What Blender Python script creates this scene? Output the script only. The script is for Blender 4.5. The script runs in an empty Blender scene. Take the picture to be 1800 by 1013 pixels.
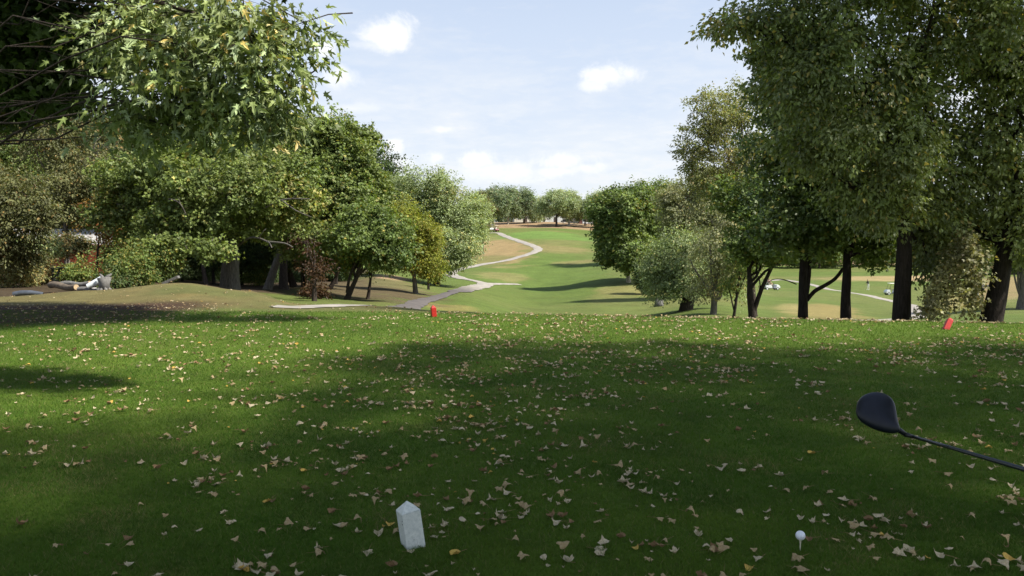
import bpy, math, random
import numpy as np
from mathutils import Vector, Matrix, Euler, Quaternion
R_ = math.radians
SC = bpy.context.scene
COL = SC.collection
random.seed(7)
RNG = np.random.default_rng(7)

# ---------------------------------------------------------------- camera
CAM_H, FPX, PITCH = 1.4, 1400.0, math.atan(81.0 / 1400.0)
cd = bpy.data.cameras.new('camera'); cam = bpy.data.objects.new('camera', cd); COL.objects.link(cam)
cd.sensor_width = 36.0; cd.lens = 36.0 * FPX / 1800.0; cd.clip_start = 0.05; cd.clip_end = 20000
cam.location = (0, 0, CAM_H); cam.rotation_euler = (math.pi / 2 - PITCH, 0, 0)
SC.camera = cam
SC.render.resolution_x, SC.render.resolution_y = 1024, 576
SC.view_settings.view_transform = 'Standard'; SC.view_settings.look = 'None'
SC.view_settings.exposure = 1.0; SC.view_settings.gamma = 1.0
SC.cycles.max_bounces = 8; SC.cycles.transparent_max_bounces = 6; SC.cycles.diffuse_bounces = 3

def pdir(px, py):
    a = (px - 900.0) / FPX; b = (506.5 - py) / FPX
    return (a, math.cos(PITCH) + b * math.sin(PITCH), -math.sin(PITCH) + b * math.cos(PITCH))
def at(px, py, Y):
    d = pdir(px, py); k = Y / d[1]
    return Vector((d[0] * k, Y, CAM_H + d[2] * k))
def zpix(py, Y): return at(900, py, Y).z
def mpp(Y): return Y / FPX            # metres per photograph pixel at distance Y

# ---------------------------------------------------------------- sun and sky
SUN_EL, SUN_AZ = R_(50), R_(-18)       # azimuth measured from +X towards +Y
sdir = Vector((math.cos(SUN_AZ) * math.cos(SUN_EL), math.sin(SUN_AZ) * math.cos(SUN_EL), math.sin(SUN_EL)))
sl = bpy.data.lights.new('sun', 'SUN'); sl.energy = 4.6; sl.angle = R_(2.0); sl.color = (1.0, 0.945, 0.86)
so = bpy.data.objects.new('sun', sl); COL.objects.link(so); so.rotation_euler = sdir.to_track_quat('Z', 'Y').to_euler()

W = bpy.data.worlds.new('World'); SC.world = W; W.use_nodes = True
nt = W.node_tree; nt.nodes.clear()
class NT:
    def __init__(s, t): s.t = t
    def n(s, typ, **kw):
        x = s.t.nodes.new(typ)
        for k, v in kw.items(): setattr(x, k, v)
        return x
    def set(s, sock, v):
        if isinstance(v, bpy.types.NodeSocket): s.t.links.new(v, sock)
        else: sock.default_value = v
    def math(s, op, a, b=None, c=None, clamp=False):
        x = s.n('ShaderNodeMath', operation=op); x.use_clamp = clamp
        s.set(x.inputs[0], a)
        if b is not None: s.set(x.inputs[1], b)
        if c is not None: s.set(x.inputs[2], c)
        return x.outputs[0]
    def vmath(s, op, a, b=None, out=0):
        x = s.n('ShaderNodeVectorMath', operation=op)
        s.set(x.inputs[0], a)
        if b is not None: s.set(x.inputs[1], b)
        return x.outputs[out]
    def noise(s, vec, scale, detail=4, rough=0.55, dist=0.0):
        x = s.n('ShaderNodeTexNoise'); 
        if vec is not None: s.set(x.inputs['Vector'], vec)
        x.inputs['Scale'].default_value = scale; x.inputs['Detail'].default_value = detail
        x.inputs['Roughness'].default_value = rough; x.inputs['Distortion'].default_value = dist
        return x.outputs['Fac']
    def mix(s, f, a, b, blend='MIX'):
        x = s.n('ShaderNodeMix', data_type='RGBA', blend_type=blend); x.clamp_factor = True
        s.set(x.inputs[0], f); s.set(x.inputs[6], a); s.set(x.inputs[7], b)
        return x.outputs[2]
    def rng(s, v, a, b, c=0.0, d=1.0, smooth=False):
        x = s.n('ShaderNodeMapRange'); x.clamp = True
        if smooth: x.interpolation_type = 'SMOOTHSTEP'
        s.set(x.inputs[0], v); x.inputs[1].default_value = a; x.inputs[2].default_value = b
        x.inputs[3].default_value = c; x.inputs[4].default_value = d
        return x.outputs[0]
w = NT(nt)
sky = w.n('ShaderNodeTexSky', sky_type='NISHITA'); sky.sun_disc = False
sky.sun_elevation = SUN_EL; sky.sun_rotation = math.atan2(sdir.x, sdir.y); sky.altitude = 250
sky.dust_density = 1.0; sky.ozone_density = 1.3
tc = w.n('ShaderNodeTexCoord').outputs['Generated']
sx = w.n('ShaderNodeSeparateXYZ'); nt.links.new(tc, sx.inputs[0])
yy = w.math('MAXIMUM', sx.outputs[1], 0.12)
uu = w.math('DIVIDE', sx.outputs[0], yy); vv = w.math('DIVIDE', sx.outputs[2], yy)
zc = sx.outputs[2]
cb = w.n('ShaderNodeCombineXYZ'); w.set(cb.inputs[0], uu); w.set(cb.inputs[1], vv)
UV = cb.outputs[0]
# thin veil: long soft streaks, heavier low in the sky
mp = w.n('ShaderNodeMapping'); w.set(mp.inputs['Vector'], tc); mp.inputs['Scale'].default_value = (1.3, 1.0, 6.5); mp.inputs['Rotation'].default_value = (0, R_(-7), 0)
veil = w.noise(mp.outputs[0], 2.6, 7, 0.58, 0.5)
mp3 = w.n('ShaderNodeMapping'); w.set(mp3.inputs['Vector'], tc); mp3.inputs['Scale'].default_value = (6, 6, 22)
rip = w.noise(mp3.outputs[0], 5.0, 5, 0.6, 0.3)
veil = w.math('ADD', w.rng(veil, 0.30, 0.72), w.rng(rip, 0.42, 0.72, 0.0, 0.42))
low = w.rng(zc, 0.0, 0.75, 1.0, 0.12, True)
veil = w.math('MULTIPLY', w.math('MULTIPLY_ADD', veil, 0.50, 0.50), low, clamp=True)
vcol = w.mix(w.rng(veil, .50, .90), (3.85, 4.25, 4.95, 1), (4.75, 4.85, 5.05, 1))
veil2 = w.math('MAXIMUM', veil, w.rng(zc, .12, .55, .86, 0.25, True))
col = w.mix(veil2, sky.outputs[0], vcol)
pn = w.noise(UV, 13.0, 9, 0.66, 0.35)
pn2 = w.noise(UV, 5.0, 3, 0.5)
CL = [(672, 62, 56, 36, 1), (655, 80, 60, 16, .5), (1068, 134, 60, 22, .85), (1040, 150, 40, 12, .7), (1000, 282, 74, 27, .9), (985, 302, 66, 14, .7), (695, 256, 20, 17, .9),
      (838, 280, 44, 22, .9), (566, 84, 30, 20, .9), (598, 136, 46, 24, .8), (768, 276, 34, 18, .8), (690, 292, 44, 24, .8), (775, 228, 30, 10, .7), (880, 305, 100, 24, .6), (1030, 295, 60, 16, .8), (640, 190, 60, 10, .3)]
cm = None
for (px, py, rx, ry, a) in CL:
    d = pdir(px, py)
    q = w.vmath('SUBTRACT', UV, (d[0] / d[1], d[2] / d[1], 0))
    q = w.vmath('MULTIPLY', q, (FPX / rx, FPX / ry, 0))
    L = w.vmath('LENGTH', q, out=1)
    m = w.math('ADD', w.math('SUBTRACT', 1.0, L), w.math('MULTIPLY_ADD', pn, 3.4, -1.75))
    m = w.rng(m, -0.10, 0.75, 0.0, a, True)
    cm = m if cm is None else w.math('MAXIMUM', cm, m)
col = w.mix(w.math('MULTIPLY', cm, 0.92), col, (5.75, 5.75, 5.8, 1))
# broken cumulus behind the photographer
back = w.math('MULTIPLY', w.rng(w.noise(tc, 3.0, 7, 0.6), 0.53, 0.68), w.rng(sx.outputs[1], 0.1, -0.15))
col = w.mix(w.math('MULTIPLY', back, 0.6), col, (4.6, 4.8, 5.1, 1))
bg = w.n('ShaderNodeBackground'); w.set(bg.inputs[0], col); bg.inputs[1].default_value = 0.098
wo = w.n('ShaderNodeOutputWorld'); nt.links.new(bg.outputs[0], wo.inputs[0])

# ---------------------------------------------------------------- helpers
def tag(o, label=None, cat=None, group=None, kind=None):
    if label: o['label'] = label
    if cat: o['category'] = cat
    if group: o['group'] = group
    if kind: o['kind'] = kind
    return o
def empty(name, loc=(0, 0, 0), rot=(0, 0, 0)):
    o = bpy.data.objects.new(name, None); COL.objects.link(o); o.location = loc; o.rotation_euler = rot
    o.empty_display_size = 0.2
    return o
def link(name, me, parent=None):
    o = bpy.data.objects.new(name, me); COL.objects.link(o)
    if parent: o.parent = parent
    return o
def np_mesh(name, V, F, mat=None, col=None, smooth=False):
    """V (n,3), F (m,k) or list of such arrays, col (n,3) linear vertex colour"""
    me = bpy.data.meshes.new(name)
    Fs = F if isinstance(F, list) and isinstance(F[0], np.ndarray) else [F]
    Fs = [np.asarray(f, dtype=np.int32) for f in Fs if len(f)]
    V = np.asarray(V, dtype=np.float32)
    me.vertices.add(len(V)); me.vertices.foreach_set('co', V.ravel())
    loops = np.concatenate([f.ravel() for f in Fs]); tot = np.concatenate([np.full(len(f), f.shape[1], np.int32) for f in Fs])
    st = np.zeros(len(tot), np.int32); st[1:] = np.cumsum(tot)[:-1]
    me.loops.add(len(loops)); me.loops.foreach_set('vertex_index', loops)
    me.polygons.add(len(tot)); me.polygons.foreach_set('loop_start', st); me.polygons.foreach_set('loop_total', tot)
    me.polygons.foreach_set('use_smooth', np.full(len(tot), smooth))
    me.update(calc_edges=True)
    if col is not None:
        a = me.color_attributes.new('tint', 'FLOAT_COLOR', 'POINT')
        c = np.ones((len(V), 4), np.float32); c[:, :3] = col
        a.data.foreach_set('color', c.ravel())
    if mat: me.materials.append(mat)
    return me
class MB:
    """collects shapes and links them as one mesh"""
    def __init__(s): s.v = []; s.f3 = []; s.f4 = []; s.n = 0; s.ng = []
    def add(s, V, F):
        V = np.asarray(V, float)
        for f in F:
            g = [i + s.n for i in f]
            (s.f3 if len(g) == 3 else s.f4 if len(g) == 4 else s.ng).append(g)
        s.v.append(V); s.n += len(V)
    def box(s, c, size, rot=None, taper=1.0):
        x, y, z = [q / 2 for q in size]; t = taper
        V = [(-x, -y, -z), (x, -y, -z), (x, y, -z), (-x, y, -z), (-x * t, -y * t, z), (x * t, -y * t, z), (x * t, y * t, z), (-x * t, y * t, z)]
        V = [Vector(q) for q in V]
        if rot: M = Euler(rot).to_matrix(); V = [M @ q for q in V]
        V = [q + Vector(c) for q in V]
        s.add(V, [(3, 2, 1, 0), (4, 5, 6, 7), (0, 1, 5, 4), (1, 2, 6, 5), (2, 3, 7, 6), (3, 0, 4, 7)]); return s
    def tube(s, P, r, sides=8, caps=True, wob=0.0):
        V, F = tube(P, r, sides, wob)
        s.add(V, F.tolist())
        if caps:
            n0 = s.n - len(V)
            s.ng.append([n0 + i for i in range(sides)][::-1]); s.ng.append([s.n - sides + i for i in range(sides)])
        return s
    def prism(s, pts, d0, d1, axis='y'):
        n = len(pts)
        f = {'y': lambda p, d: (p[0], d, p[1]), 'x': lambda p, d: (d, p[0], p[1]), 'z': lambda p, d: (p[0], p[1], d)}[axis]
        V = [f(p, d0) for p in pts] + [f(p, d1) for p in pts]
        F = [(i, (i + 1) % n, n + (i + 1) % n, n + i) for i in range(n)]
        s.add(V, F); n0 = s.n - 2 * n
        s.ng.append([n0 + i for i in range(n)][::-1]); s.ng.append([n0 + n + i for i in range(n)]); return s
    def ellipsoid(s, c, r, seg=14, rings=9):
        V = []; F = []
        for i in range(rings + 1):
            t = math.pi * i / rings
            for j in range(seg):
                p = 2 * math.pi * j / seg
                V.append((c[0] + r[0] * math.sin(t) * math.cos(p), c[1] + r[1] * math.sin(t) * math.sin(p), c[2] + r[2] * math.cos(t)))
        for i in range(rings):
            for j in range(seg):
                F.append((i * seg + j, (i + 1) * seg + j, (i + 1) * seg + (j + 1) % seg, i * seg + (j + 1) % seg))
        s.add(V, F); return s
    def build(s, name, mat, parent=None, smooth=False, bevel=0.0):
        me = bpy.data.meshes.new(name)
        V = np.concatenate(s.v).tolist()
        me.from_pydata(V, [], s.f3 + s.f4 + s.ng)
        me.validate(); me.update()
        for p in me.polygons: p.use_smooth = smooth
        me.materials.append(mat)
        o = link(name, me, parent)
        if bevel > 0:
            m = o.modifiers.new('edge', 'BEVEL'); m.width = bevel; m.segments = 2; m.limit_method = 'ANGLE'
        return o
def tube(P, r, sides=8, wob=0.0, rng=None):
    P = np.asarray(P, float); r = np.asarray(r, float) * np.ones(len(P))
    n = len(P); T = np.gradient(P, axis=0); T /= np.linalg.norm(T, axis=1)[:, None] + 1e-9
    ref = np.array([0.13, 0.31, 1.0]) if abs(T[0, 2]) < 0.8 else np.array([1.0, 0.2, 0.0])
    A = np.cross(T, ref); A /= np.linalg.norm(A, axis=1)[:, None] + 1e-9
    B = np.cross(T, A)
    th = np.linspace(0, 2 * math.pi, sides, endpoint=False)
    rr = r[:, None] * (1 + (wob * (RNG.random((1, sides)) - .5) * 1.2 + wob * (RNG.random((n, sides)) - .5) if wob else 0))
    V = P[:, None, :] + rr[..., None] * (np.cos(th)[None, :, None] * A[:, None, :] + np.sin(th)[None, :, None] * B[:, None, :])
    i = np.arange(n - 1)[:, None] * sides; j = np.arange(sides)[None, :]; k = (j + 1) % sides
    F = np.stack([i + j, i + k, i + sides + k, i + sides + j], -1).reshape(-1, 4)
    return V.reshape(-1, 3), F

# numpy value noise
_H = np.random.default_rng(3).random((64, 64, 64)).astype(np.float32)
def vnoise(P):
    P = np.asarray(P, float); i = np.floor(P).astype(int); f = P - i; f = f * f * (3 - 2 * f)
    o = 0
    for dx in (0, 1):
        for dy in (0, 1):
            for dz in (0, 1):
                wgt = (f[..., 0] if dx else 1 - f[..., 0]) * (f[..., 1] if dy else 1 - f[..., 1]) * (f[..., 2] if dz else 1 - f[..., 2])
                o = o + wgt * _H[(i[..., 0] + dx) & 63, (i[..., 1] + dy) & 63, (i[..., 2] + dz) & 63]
    return o
def fbm(x, y, s, oct=3, z=0.0):
    x = np.asarray(x, float); o = 0; a = 1; t = 0
    for k in range(oct):
        P = np.stack([x / s * 2 ** k + 13.7 * k, np.asarray(y, float) / s * 2 ** k + 5.1 * k, np.zeros_like(x) + z + k * 3.3], -1)
        o = o + a * vnoise(P); t += a; a *= .5
    return o / t
def sstep(a, b, x):
    t = np.clip((x - a) / (b - a), 0, 1); return t * t * (3 - 2 * t)

# ---------------------------------------------------------------- terrain function
def K(*kn):           # knots: (Y, z) or (Y, 'p', py)
    return [(k[0], k[1] if len(k) == 2 else zpix(k[2], k[0])) for k in kn]
COLS = [
 (-600, K((16.5, 0), (18, -.02), (22, .1), (26, -.2), (35, -.4), (60, -.8), (100, -1), (200, -1), (400, 2), (900, 6))),
 (0,    K((16.5, 0), (18, -.02), (21.5, 'p', 521), (24, -.30), (30, 'p', 506), (45, 'p', 490), (80, -1.5), (150, -1.5), (300, 2), (900, 6))),
 (160,  K((16.5, 0), (18, -.02), (21.5, 'p', 507), (24, -.22), (30, 'p', 505), (45, 'p', 492), (80, -1.6), (150, -1.6), (300, 2), (900, 6))),
 (320,  K((16, 0), (17.2, -.02), (19.5, .17), (21.5, 'p', 495), (23.3, 'p', 500), (26, -.3), (36, -.65), (45, 'p', 496), (80, -2), (150, -2), (300, 3), (900, 7))),
 (430,  K((15.9, 0), (17, -.03), (19.5, .05), (21.5, 'p', 507), (24, -.3), (28, -.7), (36, -.9), (50, 'p', 502), (80, 'p', 488), (150, -2.6), (300, 4), (900, 7))),
 (530,  K((15.9, 0), (17, -.05), (20.5, 'p', 534), (24, -.6), (35, 'p', 527), (50, 'p', 505), (80, 'p', 489), (150, 'p', 468), (300, 5), (900, 8))),
 (660,  K((15.8, 0), (17, -.06), (20.5, 'p', 537), (23, -.55), (30, -1.05), (38, 'p', 530), (55, 'p', 510), (75, 'p', 488), (100, 'p', 474), (150, 'p', 455), (300, 8), (900, 9))),
 (800,  K((15.7, 0), (17, -.12), (20, 'p', 547), (25, -1.0), (38, -2.2), (45, 'p', 538), (60, 'p', 517), (85, 'p', 500), (110, 'p', 484), (160, 'p', 454), (215, 'p', 420), (240, 'p', 408), (280, 'p', 391), (330, 9.4), (900, 12))),
 (950,  K((15.5, 0), (17, -.15), (20, -.5), (25, -1.3), (40, -2.9), (60, 'p', 547), (80, 'p', 525), (100, 'p', 504), (130, 'p', 470), (160, 'p', 440), (200, 'p', 419), (225, 'p', 409), (247, 'p', 403.5), (262, 'p', 400), (285, 'p', 390), (330, 9.3), (900, 12))),
 (1100, K((15.2, 0), (17, -.2), (20, -.6), (25, -1.4), (40, -3.0), (60, 'p', 547), (78, 'p', 522), (95, 'p', 492), (130, 'p', 463), (160, 'p', 446), (200, 'p', 428), (245, 'p', 412), (285, 'p', 398), (330, 8), (900, 12))),
 (1250, K((14.8, 0), (16.5, -.2), (20, -.75), (24, -1.35), (42, -2.45), (50, 'p', 541), (75, 'p', 520), (110, 'p', 498), (160, 'p', 476), (245, 'p', 450), (330, -1), (900, 8))),
 (1370, K((14.5, 0), (16.3, -.2), (20, -.8), (28, -1.75), (50, 'p', 555), (80, 'p', 532), (122, 'p', 512), (200, 'p', 484), (300, 'p', 458), (900, 4))),
 (1600, K((14.1, 0), (15.8, -.2), (20, -.8), (24, -1.3), (40, -3.0), (60, 'p', 558), (85, 'p', 540), (122, 'p', 519), (200, 'p', 482), (300, 'p', 457), (900, 3))),
 (1800, K((13.7, 0), (15.5, -.2), (20, -.8), (24, -1.2), (40, -2.7), (60, 'p', 545), (90, 'p', 520), (130, 'p', 500), (200, 'p', 476), (300, 'p', 455), (900, 3))),
 (2500, K((13.7, 0), (15.5, -.1), (20, -.5), (24, -.9), (40, -2.2), (60, -3), (90, -4), (200, -4), (300, -3), (900, 3))),
]
TU = np.array([(c[0] - 900) / FPX for c in COLS])
LY = np.linspace(math.log(10), math.log(3000), 900)
TZ = []
for c in COLS:
    kn = c[1]; z = np.interp(np.exp(LY), [10] + [k[0] for k in kn] + [3000], [0] + [k[1] for k in kn] + [kn[-1][1]])
    ker = np.exp(-0.5 * (np.arange(-14, 15) / 5.0) ** 2); ker /= ker.sum()
    zs = np.convolve(np.pad(z, 14, 'edge'), ker, 'valid'); TZ.append(zs)
TZ = np.array(TZ)
def ground(X, Y):
    X = np.asarray(X, float); Y = np.asarray(Y, float)
    yc = np.clip(Y, 10, 2999); u = np.clip(X / np.maximum(yc, 14), TU[0], TU[-1] - 1e-6)
    j = np.clip(np.searchsorted(TU, u, 'right') - 1, 0, len(TU) - 2)
    t = (u - TU[j]) / (TU[j + 1] - TU[j]); t = t * t * (3 - 2 * t)
    fy = (np.log(yc) - LY[0]) / (LY[1] - LY[0]); i = np.clip(fy.astype(int), 0, len(LY) - 2); g = fy - i
    a = TZ[j, i] * (1 - g) + TZ[j, i + 1] * g; b = TZ[j + 1, i] * (1 - g) + TZ[j + 1, i + 1] * g
    z = a * (1 - t) + b * t
    amp = np.clip((Y - 26) / 60, 0, 1)
    return z + amp * (fbm(X, Y, 14, 2) - .5) * 0.45 + 0.02 * np.clip(1 - amp, 0, 1) * (fbm(X, Y, 3.0, 2, 9.) - .5)
def gz(x, y): return float(ground(np.array([x]), np.array([y]))[0])
def hit(px, py, y0=3.0):
    d = pdir(px, py); Y = y0
    Ys = np.exp(np.linspace(math.log(y0), math.log(900), 3000)); X = Ys * d[0] / d[1]; Z = CAM_H + Ys * d[2] / d[1]
    m = np.nonzero(ground(X, Ys) >= Z)[0]
    if not len(m): return None
    k = m[0]; return Vector((X[k], Ys[k], float(ground(X[k:k + 1], Ys[k:k + 1])[0])))

# ---------------------------------------------------------------- materials
MATS = {}
def mat(name, fn):
    if name in MATS: return MATS[name]
    m = bpy.data.materials.new(name); m.use_nodes = True; m.node_tree.nodes.clear()
    t = NT(m.node_tree); out = t.n('ShaderNodeOutputMaterial'); sh = fn(t); m.node_tree.links.new(sh, out.inputs[0])
    MATS[name] = m; return m
def princ(t, col, rough=0.6, spec=0.5, metal=0.0, normal=None, **kw):
    b = t.n('ShaderNodeBsdfPrincipled'); t.set(b.inputs['Base Color'], col); t.set(b.inputs['Roughness'], rough)
    b.inputs['Specular IOR Level'].default_value = spec; b.inputs['Metallic'].default_value = metal
    for k, v in kw.items(): b.inputs[k].default_value = v
    if normal is not None: t.set(b.inputs['Normal'], normal)
    return b.outputs[0]
def bump(t, h, dist=0.01, strength=1.0):
    b = t.n('ShaderNodeBump'); t.set(b.inputs['Height'], h); b.inputs['Distance'].default_value = dist; b.inputs['Strength'].default_value = strength
    return b.outputs[0]
def objco(t): return t.n('ShaderNodeTexCoord').outputs['Object']
def plain(name, c, rough=0.6, var=0.25, scale=20, spec=0.4, metal=0.0, bd=0.0):
    def fn(t):
        n = t.noise(objco(t), scale, 5, 0.6)
        a = tuple(v * (1 - var) for v in c) + (1,); b = tuple(min(1, v * (1 + var)) for v in c) + (1,)
        nm = bump(t, n, bd) if bd else None
        return princ(t, t.mix(t.rng(n, .3, .7), a, b), rough, spec, metal, nm)
    return mat(name, fn)
def leaf_mat(name, back=1.0, backtint=(1, 1, 1), trans=0.35, rough=0.55, spec=0.35):
    def fn(t):
        a = t.n('ShaderNodeAttribute', attribute_name='tint').outputs['Color']
        g = t.n('ShaderNodeNewGeometry')
        bk = t.mix(1.0, a, tuple(x * back for x in backtint) + (1,), 'MULTIPLY')
        bk = t.mix(0.45, bk, tuple(0.13 * back * x for x in backtint) + (1,)) if back > 1.01 else bk
        c = t.mix(g.outputs['Backfacing'], a, bk)
        p = princ(t, c, rough, spec)
        tr = t.n('ShaderNodeBsdfTranslucent'); t.set(tr.inputs[0], t.mix(1.0, a, (1.25, 1.25, 0.55, 1), 'MULTIPLY'))
        mx = t.n('ShaderNodeMixShader'); mx.inputs[0].default_value = trans
        t.t.links.new(p, mx.inputs[1]); t.t.links.new(tr.outputs[0], mx.inputs[2]); return mx.outputs[0]
    return mat(name, fn)
LEAF = leaf_mat('leaf')
LEAF_SILVER2 = leaf_mat('leaf_silver_dull', 1.6, (1.0, 1.03, .85), .30, .5, .35)  # undersides less pale than in leaf_silver
LEAF_SILVER = leaf_mat('leaf_silver', 2.1, (.95, 1.02, .95), .22, .5, .3)
def bark_fn(c):
    def fn(t):
        mp = t.n('ShaderNodeMapping'); t.set(mp.inputs['Vector'], objco(t)); mp.inputs['Scale'].default_value = (9, 9, 1.6)
        n = t.noise(mp.outputs[0], 2.4, 8, 0.7, 0.4); n2 = t.noise(objco(t), 1.3, 3)
        a = tuple(v * .45 for v in c) + (1,); b = tuple(v * 1.5 for v in c) + (1,)
        k = t.mix(t.rng(n, .35, .68), a, b); k = t.mix(t.rng(n2, .5, .75, 0, .5), k, (c[0] * 1.1, c[1] * 1.3, c[2] * 1.1, 1))
        return princ(t, k, .9, .15, normal=bump(t, n, .06))
    return fn
BARK = mat('bark', bark_fn((.055, .043, .035)))
BARK_GREY = mat('bark_grey', bark_fn((.15, .135, .115)))
BARK_DARK = mat('bark_dark', bark_fn((.034, .027, .022)))
BARK_PALE = mat('bark_pale', bark_fn((.42, .38, .31)))

def ground_fn(t):
    g = t.n('ShaderNodeNewGeometry'); P = g.outputs['Position']
    a = t.n('ShaderNodeAttribute', attribute_name='tint').outputs['Color']
    n1 = t.noise(P, 0.35, 5, .6); n2 = t.noise(P, 2.3, 5, .65); n3 = t.noise(P, 30, 4, .7); n4 = t.noise(P, 170, 3, .7)
    f = t.math('MULTIPLY', t.rng(n1, .25, .75, .80, 1.2), t.rng(n2, .25, .75, .78, 1.22))
    f = t.math('MULTIPLY', f, t.rng(n3, .25, .75, .72, 1.28)); f = t.math('MULTIPLY', f, t.rng(n4, .25, .75, .7, 1.3))
    gr = t.n('ShaderNodeCombineXYZ')
    for i in range(3): t.set(gr.inputs[i], f)
    c = t.mix(1.0, a, gr.outputs[0], 'MULTIPLY')
    c = t.mix(t.math('MULTIPLY', t.rng(t.noise(P, 1.1, 6, .7), .5, .72), .28), c, t.mix(1.0, a, (1.45, 1.05, .9, 1), 'MULTIPLY'))
    return princ(t, c, .95, .12, normal=bump(t, t.math('ADD', n3, t.math('MULTIPLY', n4, .4)), .03))
GROUND = mat('grass_ground', ground_fn)

# ---------------------------------------------------------------- ground mesh
def steps(*segs):
    o = [segs[0][0]]
    for a, b, s in segs:
        n = max(1, round((b - a) / s)); o += list(np.linspace(a, b, n + 1)[1:])
    return np.array(o)
gy = steps((-60, 0, 4), (0, 13, .6), (13, 32, .22), (32, 120, .6), (120, 330, 2), (330, 800, 20), (800, 6000, 200))
gxp = steps((0, 13, .35), (13, 60, .7), (60, 200, 3), (200, 800, 20), (800, 6000, 200)); gx = np.concatenate([-gxp[:0:-1], gxp])
GX, GY = np.meshgrid(gx, gy); GZ = ground(GX, GY)
# layout of turf kinds in world metres
PATHL_PX = [(735, 533, 26), (768, 524, 30), (800, 514, 30), (832, 506, 40), (853, 500.5, 60), (838, 495, 60), (812, 490, 60), (792, 483, 70), (800, 476, 80), (840, 467, 90), (900, 456, 100), (934, 446, 120), (946, 439, 120), (938, 433, 130), (915, 425, 150), (892, 417, 170), (878, 410.5, 190), (862, 410, 200)]
# near lead-in of the path, hidden behind the tee bank
PATHL = [Vector((-5.3, 17.5, 0)), Vector((-4.75, 18.3, 0)), Vector((-4.1, 20.5, 0)), Vector((-3.9, 25, 0)), Vector((-4.4, 29, 0)), Vector((-4.5, 33, 0))] + [hit(a, b, c) for a, b, c in PATHL_PX]
PATHS_PX = [(846, 500, 60), (875, 499.5, 60), (900, 500, 60), (912, 500.5, 60)]
PATHR_PX = [(1345, 493, 90), (1375, 492, 90), (1410, 497, 90), (1445, 506, 80), (1490, 514, 60), (1535, 522, 60), (1580, 532, 50), (1604, 541, 50), (1606, 552, 45), (1600, 560, 40)]
PATHR = [hit(a, b, c) for a, b, c in PATHR_PX] + [Vector((13.5, 38, 0)), Vector((15, 30, 0))]
G_TEE = np.array([.080, .130, .016]); G_FAIR = np.array([.086, .120, .027]); G_OLIVE = np.array([.128, .132, .044]); G_DRY = np.array([.225, .165, .078])
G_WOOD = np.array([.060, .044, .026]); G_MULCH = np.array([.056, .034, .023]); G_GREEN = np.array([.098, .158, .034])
def mixc(C, c, m): return C * (1 - m[..., None]) + c * m[..., None]
C = np.zeros(GX.shape + (3,)) + G_FAIR
C = mixc(C, G_OLIVE, sstep(.40, .66, fbm(GX, GY, 22, 4)) * .45)
C = mixc(C, G_DRY, sstep(.56, .78, fbm(GX + 40, GY, 13, 4, 4.)) * .22)
def blob(C, px, py, rx, ry, c, s=1.0, y0=22):
    h = hit(px, py, y0); a = hit(px, py + ry, y0); b = hit(px, py - ry, y0)
    if h is None or a is None or b is None: return C
    rX = rx * mpp(h.y); rY = max(1.5, (b.y - a.y) / 2)
    slope = h.x / h.y
    d = ((GX - (h.x + (GY - h.y) * slope)) / rX) ** 2 + ((GY - h.y) / rY) ** 2
    d = np.sqrt(d) + (fbm(GX, GY, max(2., rX * .35), 4, 7.) - .5) * .9
    return mixc(C, np.array(c), sstep(1.15, .6, d) * s)
C = blob(C, 960, 520, 170, 26, G_FAIR, .8); C = blob(C, 960, 480, 110, 40, G_FAIR * np.array([1., 1.08, 1.]), .75, 60)
C = blob(C, 870, 438, 62, 26, G_DRY * 1.05, .95, 90); C = blob(C, 850, 458, 60, 9, G_OLIVE, .7, 90)
C = blob(C, 985, 437, 70, 8, G_DRY, .45, 90); C = blob(C, 1015, 461, 55, 3.5, G_DRY, .45, 90); C = blob(C, 880, 486, 50, 8, (.17, .16, .06), .8, 60)
C = blob(C, 1110, 513, 75, 12, (.18, .16, .06), .7, 50); C = blob(C, 1080, 527, 60, 6, G_OLIVE, .6, 40)
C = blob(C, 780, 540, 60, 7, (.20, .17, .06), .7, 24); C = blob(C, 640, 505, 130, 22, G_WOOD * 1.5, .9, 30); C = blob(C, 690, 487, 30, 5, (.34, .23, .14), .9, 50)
C = blob(C, 700, 500, 60, 8, (.13, .125, .05), .7, 30)
C = blob(C, 1450, 545, 70, 16, (.21, .165, .065), .8, 45); C = blob(C, 1390, 540, 30, 8, (.23, .20, .08), .7, 45)
C = blob(C, 1690, 530, 70, 14, (.20, .165, .06), .8, 45); C = blob(C, 1760, 505, 60, 22, (.22, .165, .08), .85, 70); C = blob(C, 1640, 488, 60, 6, (.3, .21, .13), .85, 120); C = blob(C, 1560, 490, 120, 5, (.3, .22, .11), .7, 120)
C = blob(C, 960, 414, 100, 7, G_GREEN, .95, 150); C = blob(C, 945, 409, 55, 3.0, G_GREEN * 1.15, .9, 150)
far = sstep(252, 262, GY) * (np.abs(GX) < 200) * sstep(330, 300, GY); C = mixc(C, np.array([.25, .17, .10]), far * .9)
# woods floor on the left
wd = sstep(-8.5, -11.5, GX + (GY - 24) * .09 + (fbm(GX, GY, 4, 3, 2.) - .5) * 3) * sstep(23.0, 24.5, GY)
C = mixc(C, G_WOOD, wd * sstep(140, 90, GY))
# mound: mown olive turf that has dried
mo = sstep(16.7, 17.3, GY + (fbm(GX, GY, 2.5, 3, 5.) - .5) * .5) * sstep(24.6, 23.4, GY) * sstep(-1.5, -3.6, GX)
C = mixc(C, np.array([.140, .120, .048]), mo * .95); C = mixc(C, np.array([.092, .112, .034]), mo * sstep(.45, .65, fbm(GX, GY, 2.0, 3, 8.)) * .6)
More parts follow.
